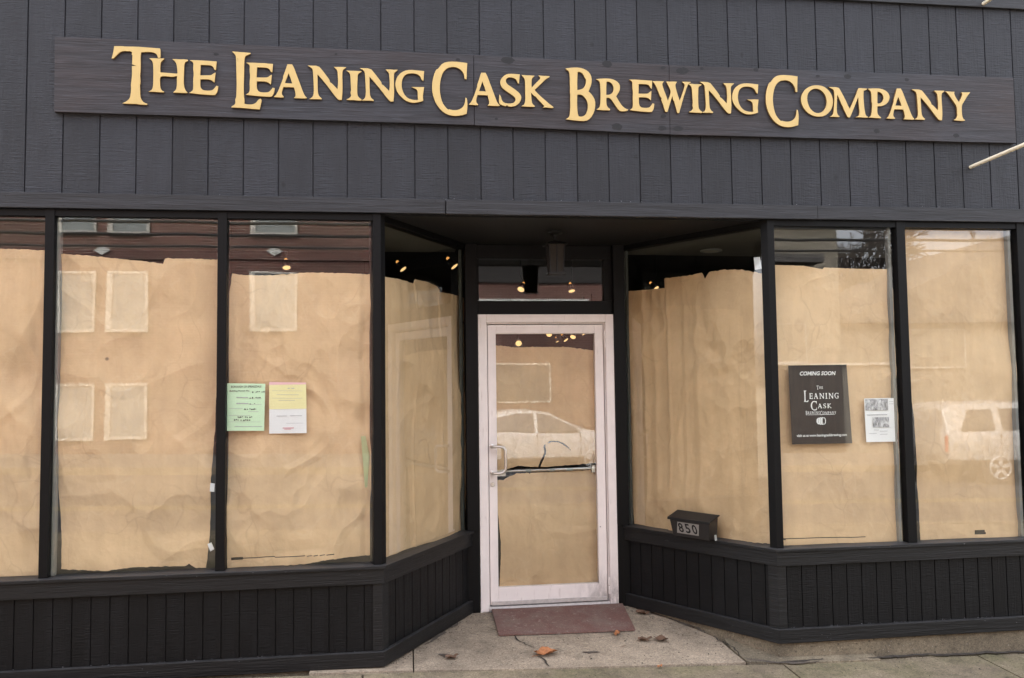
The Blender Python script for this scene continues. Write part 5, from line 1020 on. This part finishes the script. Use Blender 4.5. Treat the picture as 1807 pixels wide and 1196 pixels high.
# parked cars
def car(name, label, cat, x0, L, y, zg, W, st, paint, belt, wheels, rwheel, panes, handles, lampx, seams=()):
    """st: stations (x, z bottom, z belt, z roof, half width bottom, half width belt, half width roof)"""
    t = thing(name, label, cat, (x0+L/2, y, zg)); mb = MB(); n = len(st); ring = []
    for (x, zb, zs, zr, wb, ws, wr) in st:
        half = [(wb*.8, zb), (wb, zb+.12), ((wb+ws)/2+.02, (zb+zs)/2), (ws, zs-.03), (ws-.02, zs+.01), ((ws*.4+wr*.6)+.0, zs+(zr-zs)*.62), (wr, zr-.04), (wr*.72, zr-.005), (0, zr)]
        full = half+[(-a, b) for a, b in half[-2::-1]]
        ring.append([(x0+x, y+a, zg+b) for a, b in full])
    m_ = len(ring[0])
    for r in ring: mb.v += r
    for i in range(n-1):
        for j in range(m_-1): mb.f.append((i*m_+j, (i+1)*m_+j, (i+1)*m_+j+1, i*m_+j+1))
        mb.f.append((i*m_+m_-1, (i+1)*m_+m_-1, (i+1)*m_, i*m_))
    mb.f += [tuple(range(m_)), tuple((n-1)*m_+j for j in range(m_-1, -1, -1))]
    body = mb.build('body', paint, t, smooth=True)
    sub = body.modifiers.new('round', 'BEVEL'); sub.width = .02; sub.segments = 2
    for poly, yo in panes:      # side glass, on the street side, following the tumblehome
        for sgn in (1, -1):
            vs = [(x0+a, y+sgn*(yo(b)+.006), zg+b) for a, b in poly]+[(x0+a, y+sgn*(yo(b)-.02), zg+b) for a, b in poly]; k = len(poly)
            MB().add(vs, [tuple(range(k)), tuple(range(2*k-1, k-1, -1))]+[(i, (i+1) % k, k+(i+1) % k, k+i) for i in range(k)]).build('side_window', M['carglass'], t)
    for wx in wheels:
        for sgn in (1, -1):
            c = Vector((x0+wx, y+sgn*(W/2-.11), zg+rwheel))
            MB().lathe([(rwheel*1.16, -.14), (rwheel*1.16, .095)], c, (0, sgn, 0), 28).build('wheel_arch', M['tyre'], t)
            tw_ = MB().lathe([(rwheel*.72, -.1), (rwheel*.94, -.1), (rwheel, -.07), (rwheel, .08), (rwheel*.94, .105), (rwheel*.70, .108)], c, (0, sgn, 0), 32).build('wheel', M['tyre'], t, smooth=True)
            rm = MB(); rm.tube([c+Vector((rwheel*.64*math.cos(q_*PI/14), sgn*.112, rwheel*.64*math.sin(q_*PI/14))) for q_ in range(29)], .018, 6)
            for s5 in range(5):
                a = 2*PI*s5/5+.3; dv = Vector((math.cos(a), 0, math.sin(a))); pv = Vector((-math.sin(a), 0, math.cos(a))); yo_ = Vector((0, sgn*.117, 0))
                q0, q1 = c+yo_+dv*.03, c+yo_+dv*rwheel*.6
                b4 = [q0+pv*.05, q0-pv*.05, q1-pv*.03, q1+pv*.03]; rm.add([tuple(q) for q in b4]+[tuple(q+Vector((0, sgn*.012, 0))) for q in b4], [(0, 1, 2, 3), (4, 7, 6, 5), (0, 4, 5, 1), (1, 5, 6, 2), (2, 6, 7, 3), (3, 7, 4, 0)])
            rm.build('rim', M['alloy'], tw_)
    for sx_, za_, zb_, ho in seams: MB().box(x0+sx_-.006, x0+sx_+.006, y+ho-.012, y+ho+.012, zg+za_, zg+zb_).build('door_seam', M['tyre'], t)
    for hx, hz, ho in handles: MB().box(x0+hx, x0+hx+.2, y+ho-.004, y+ho+.022, zg+hz, zg+hz+.03).build('door_handle', paint, t, bevel=.006)
    lx_, lz0, lz1, lw, lo_ = lampx
    for sgn in (1, -1): MB().box(x0+lx_, x0+lx_+lw, y+sgn*lo_-.03, y+sgn*lo_+.03, zg+lz0, zg+lz1).build('tail_lamp', M['redlamp'], t, bevel=.015)
    return t
def ysed(b): return .880-(b-.97)*.535
sed = [(0, .45, .80, .82, .70, .72, .5), (.15, .30, .98, 1.0, .82, .80, .6), (.75, .26, 1.0, 1.06, .88, .86, .62), (1.25, .25, .98, 1.34, .88, .87, .60), (1.75, .25, .96, 1.44, .88, .88, .62), (2.3, .25, .94, 1.45, .88, .88, .63), (2.8, .25, .93, 1.36, .88, .88, .61), (3.3, .25, .92, 1.10, .88, .87, .62), (3.7, .25, .90, .95, .88, .85, .66), (4.3, .28, .80, .84, .84, .80, .6), (4.6, .40, .68, .70, .70, .66, .5)]
car('parked_car', 'white sedan parked across the street, mirrored in the door glass', 'car', -.55, 4.6, -11.98, -.38, 1.76, sed, M['carwhite'], .92, (.85, 3.72), .32,
    [([(1.15, 1.0), (2.38, .96), (2.38, 1.37), (1.95, 1.37), (1.55, 1.28)], ysed), ([(2.46, .96), (3.45, .945), (3.05, 1.17), (2.75, 1.32), (2.46, 1.37)], ysed)], [(1.35, .84, .875), (2.5, .84, .875)], (.02, .72, .92, .12, .70), [(1.33, .42, .93, .885), (2.44, .38, .93, .885), (3.42, .42, .90, .88)])
def ysuv(b): return .918-(b-1.08)/.6*.16
suv = [(0, .62, 1.05, 1.08, .72, .74, .7), (.10, .45, 1.10, 1.62, .84, .86, .66), (.4, .42, 1.10, 1.72, .90, .90, .70), (1.2, .40, 1.10, 1.75, .91, .91, .71), (2.2, .40, 1.09, 1.74, .91, .91, .71), (2.75, .40, 1.08, 1.66, .91, .91, .68), (3.25, .40, 1.07, 1.16, .91, .90, .70), (4.2, .42, 1.0, 1.04, .89, .86, .66), (4.5, .50, .92, .95, .78, .74, .6)]
car('parked_suv', 'silver sport utility vehicle mirrored in the window at the far right', 'car', 10.05, 4.5, -11.5, -.585, 1.82, suv, M['carsilver'], 1.1, (1.22, 3.65), .365,
    [([(.38, 1.16), (1.15, 1.16), (1.15, 1.58), (.62, 1.58)], ysuv), ([(1.32, 1.16), (2.1, 1.15), (2.1, 1.59), (1.32, 1.59)], ysuv), ([(2.2, 1.15), (3.0, 1.14), (2.72, 1.52), (2.55, 1.58), (2.2, 1.59)], ysuv)], [(1.36, .98, .905), (2.2, .97, .905)], (.04, .72, 1.06, .22, .82), [(1.26, .62, 1.08, .912), (2.16, .5, 1.08, .912), (3.04, .55, 1.06, .912)])
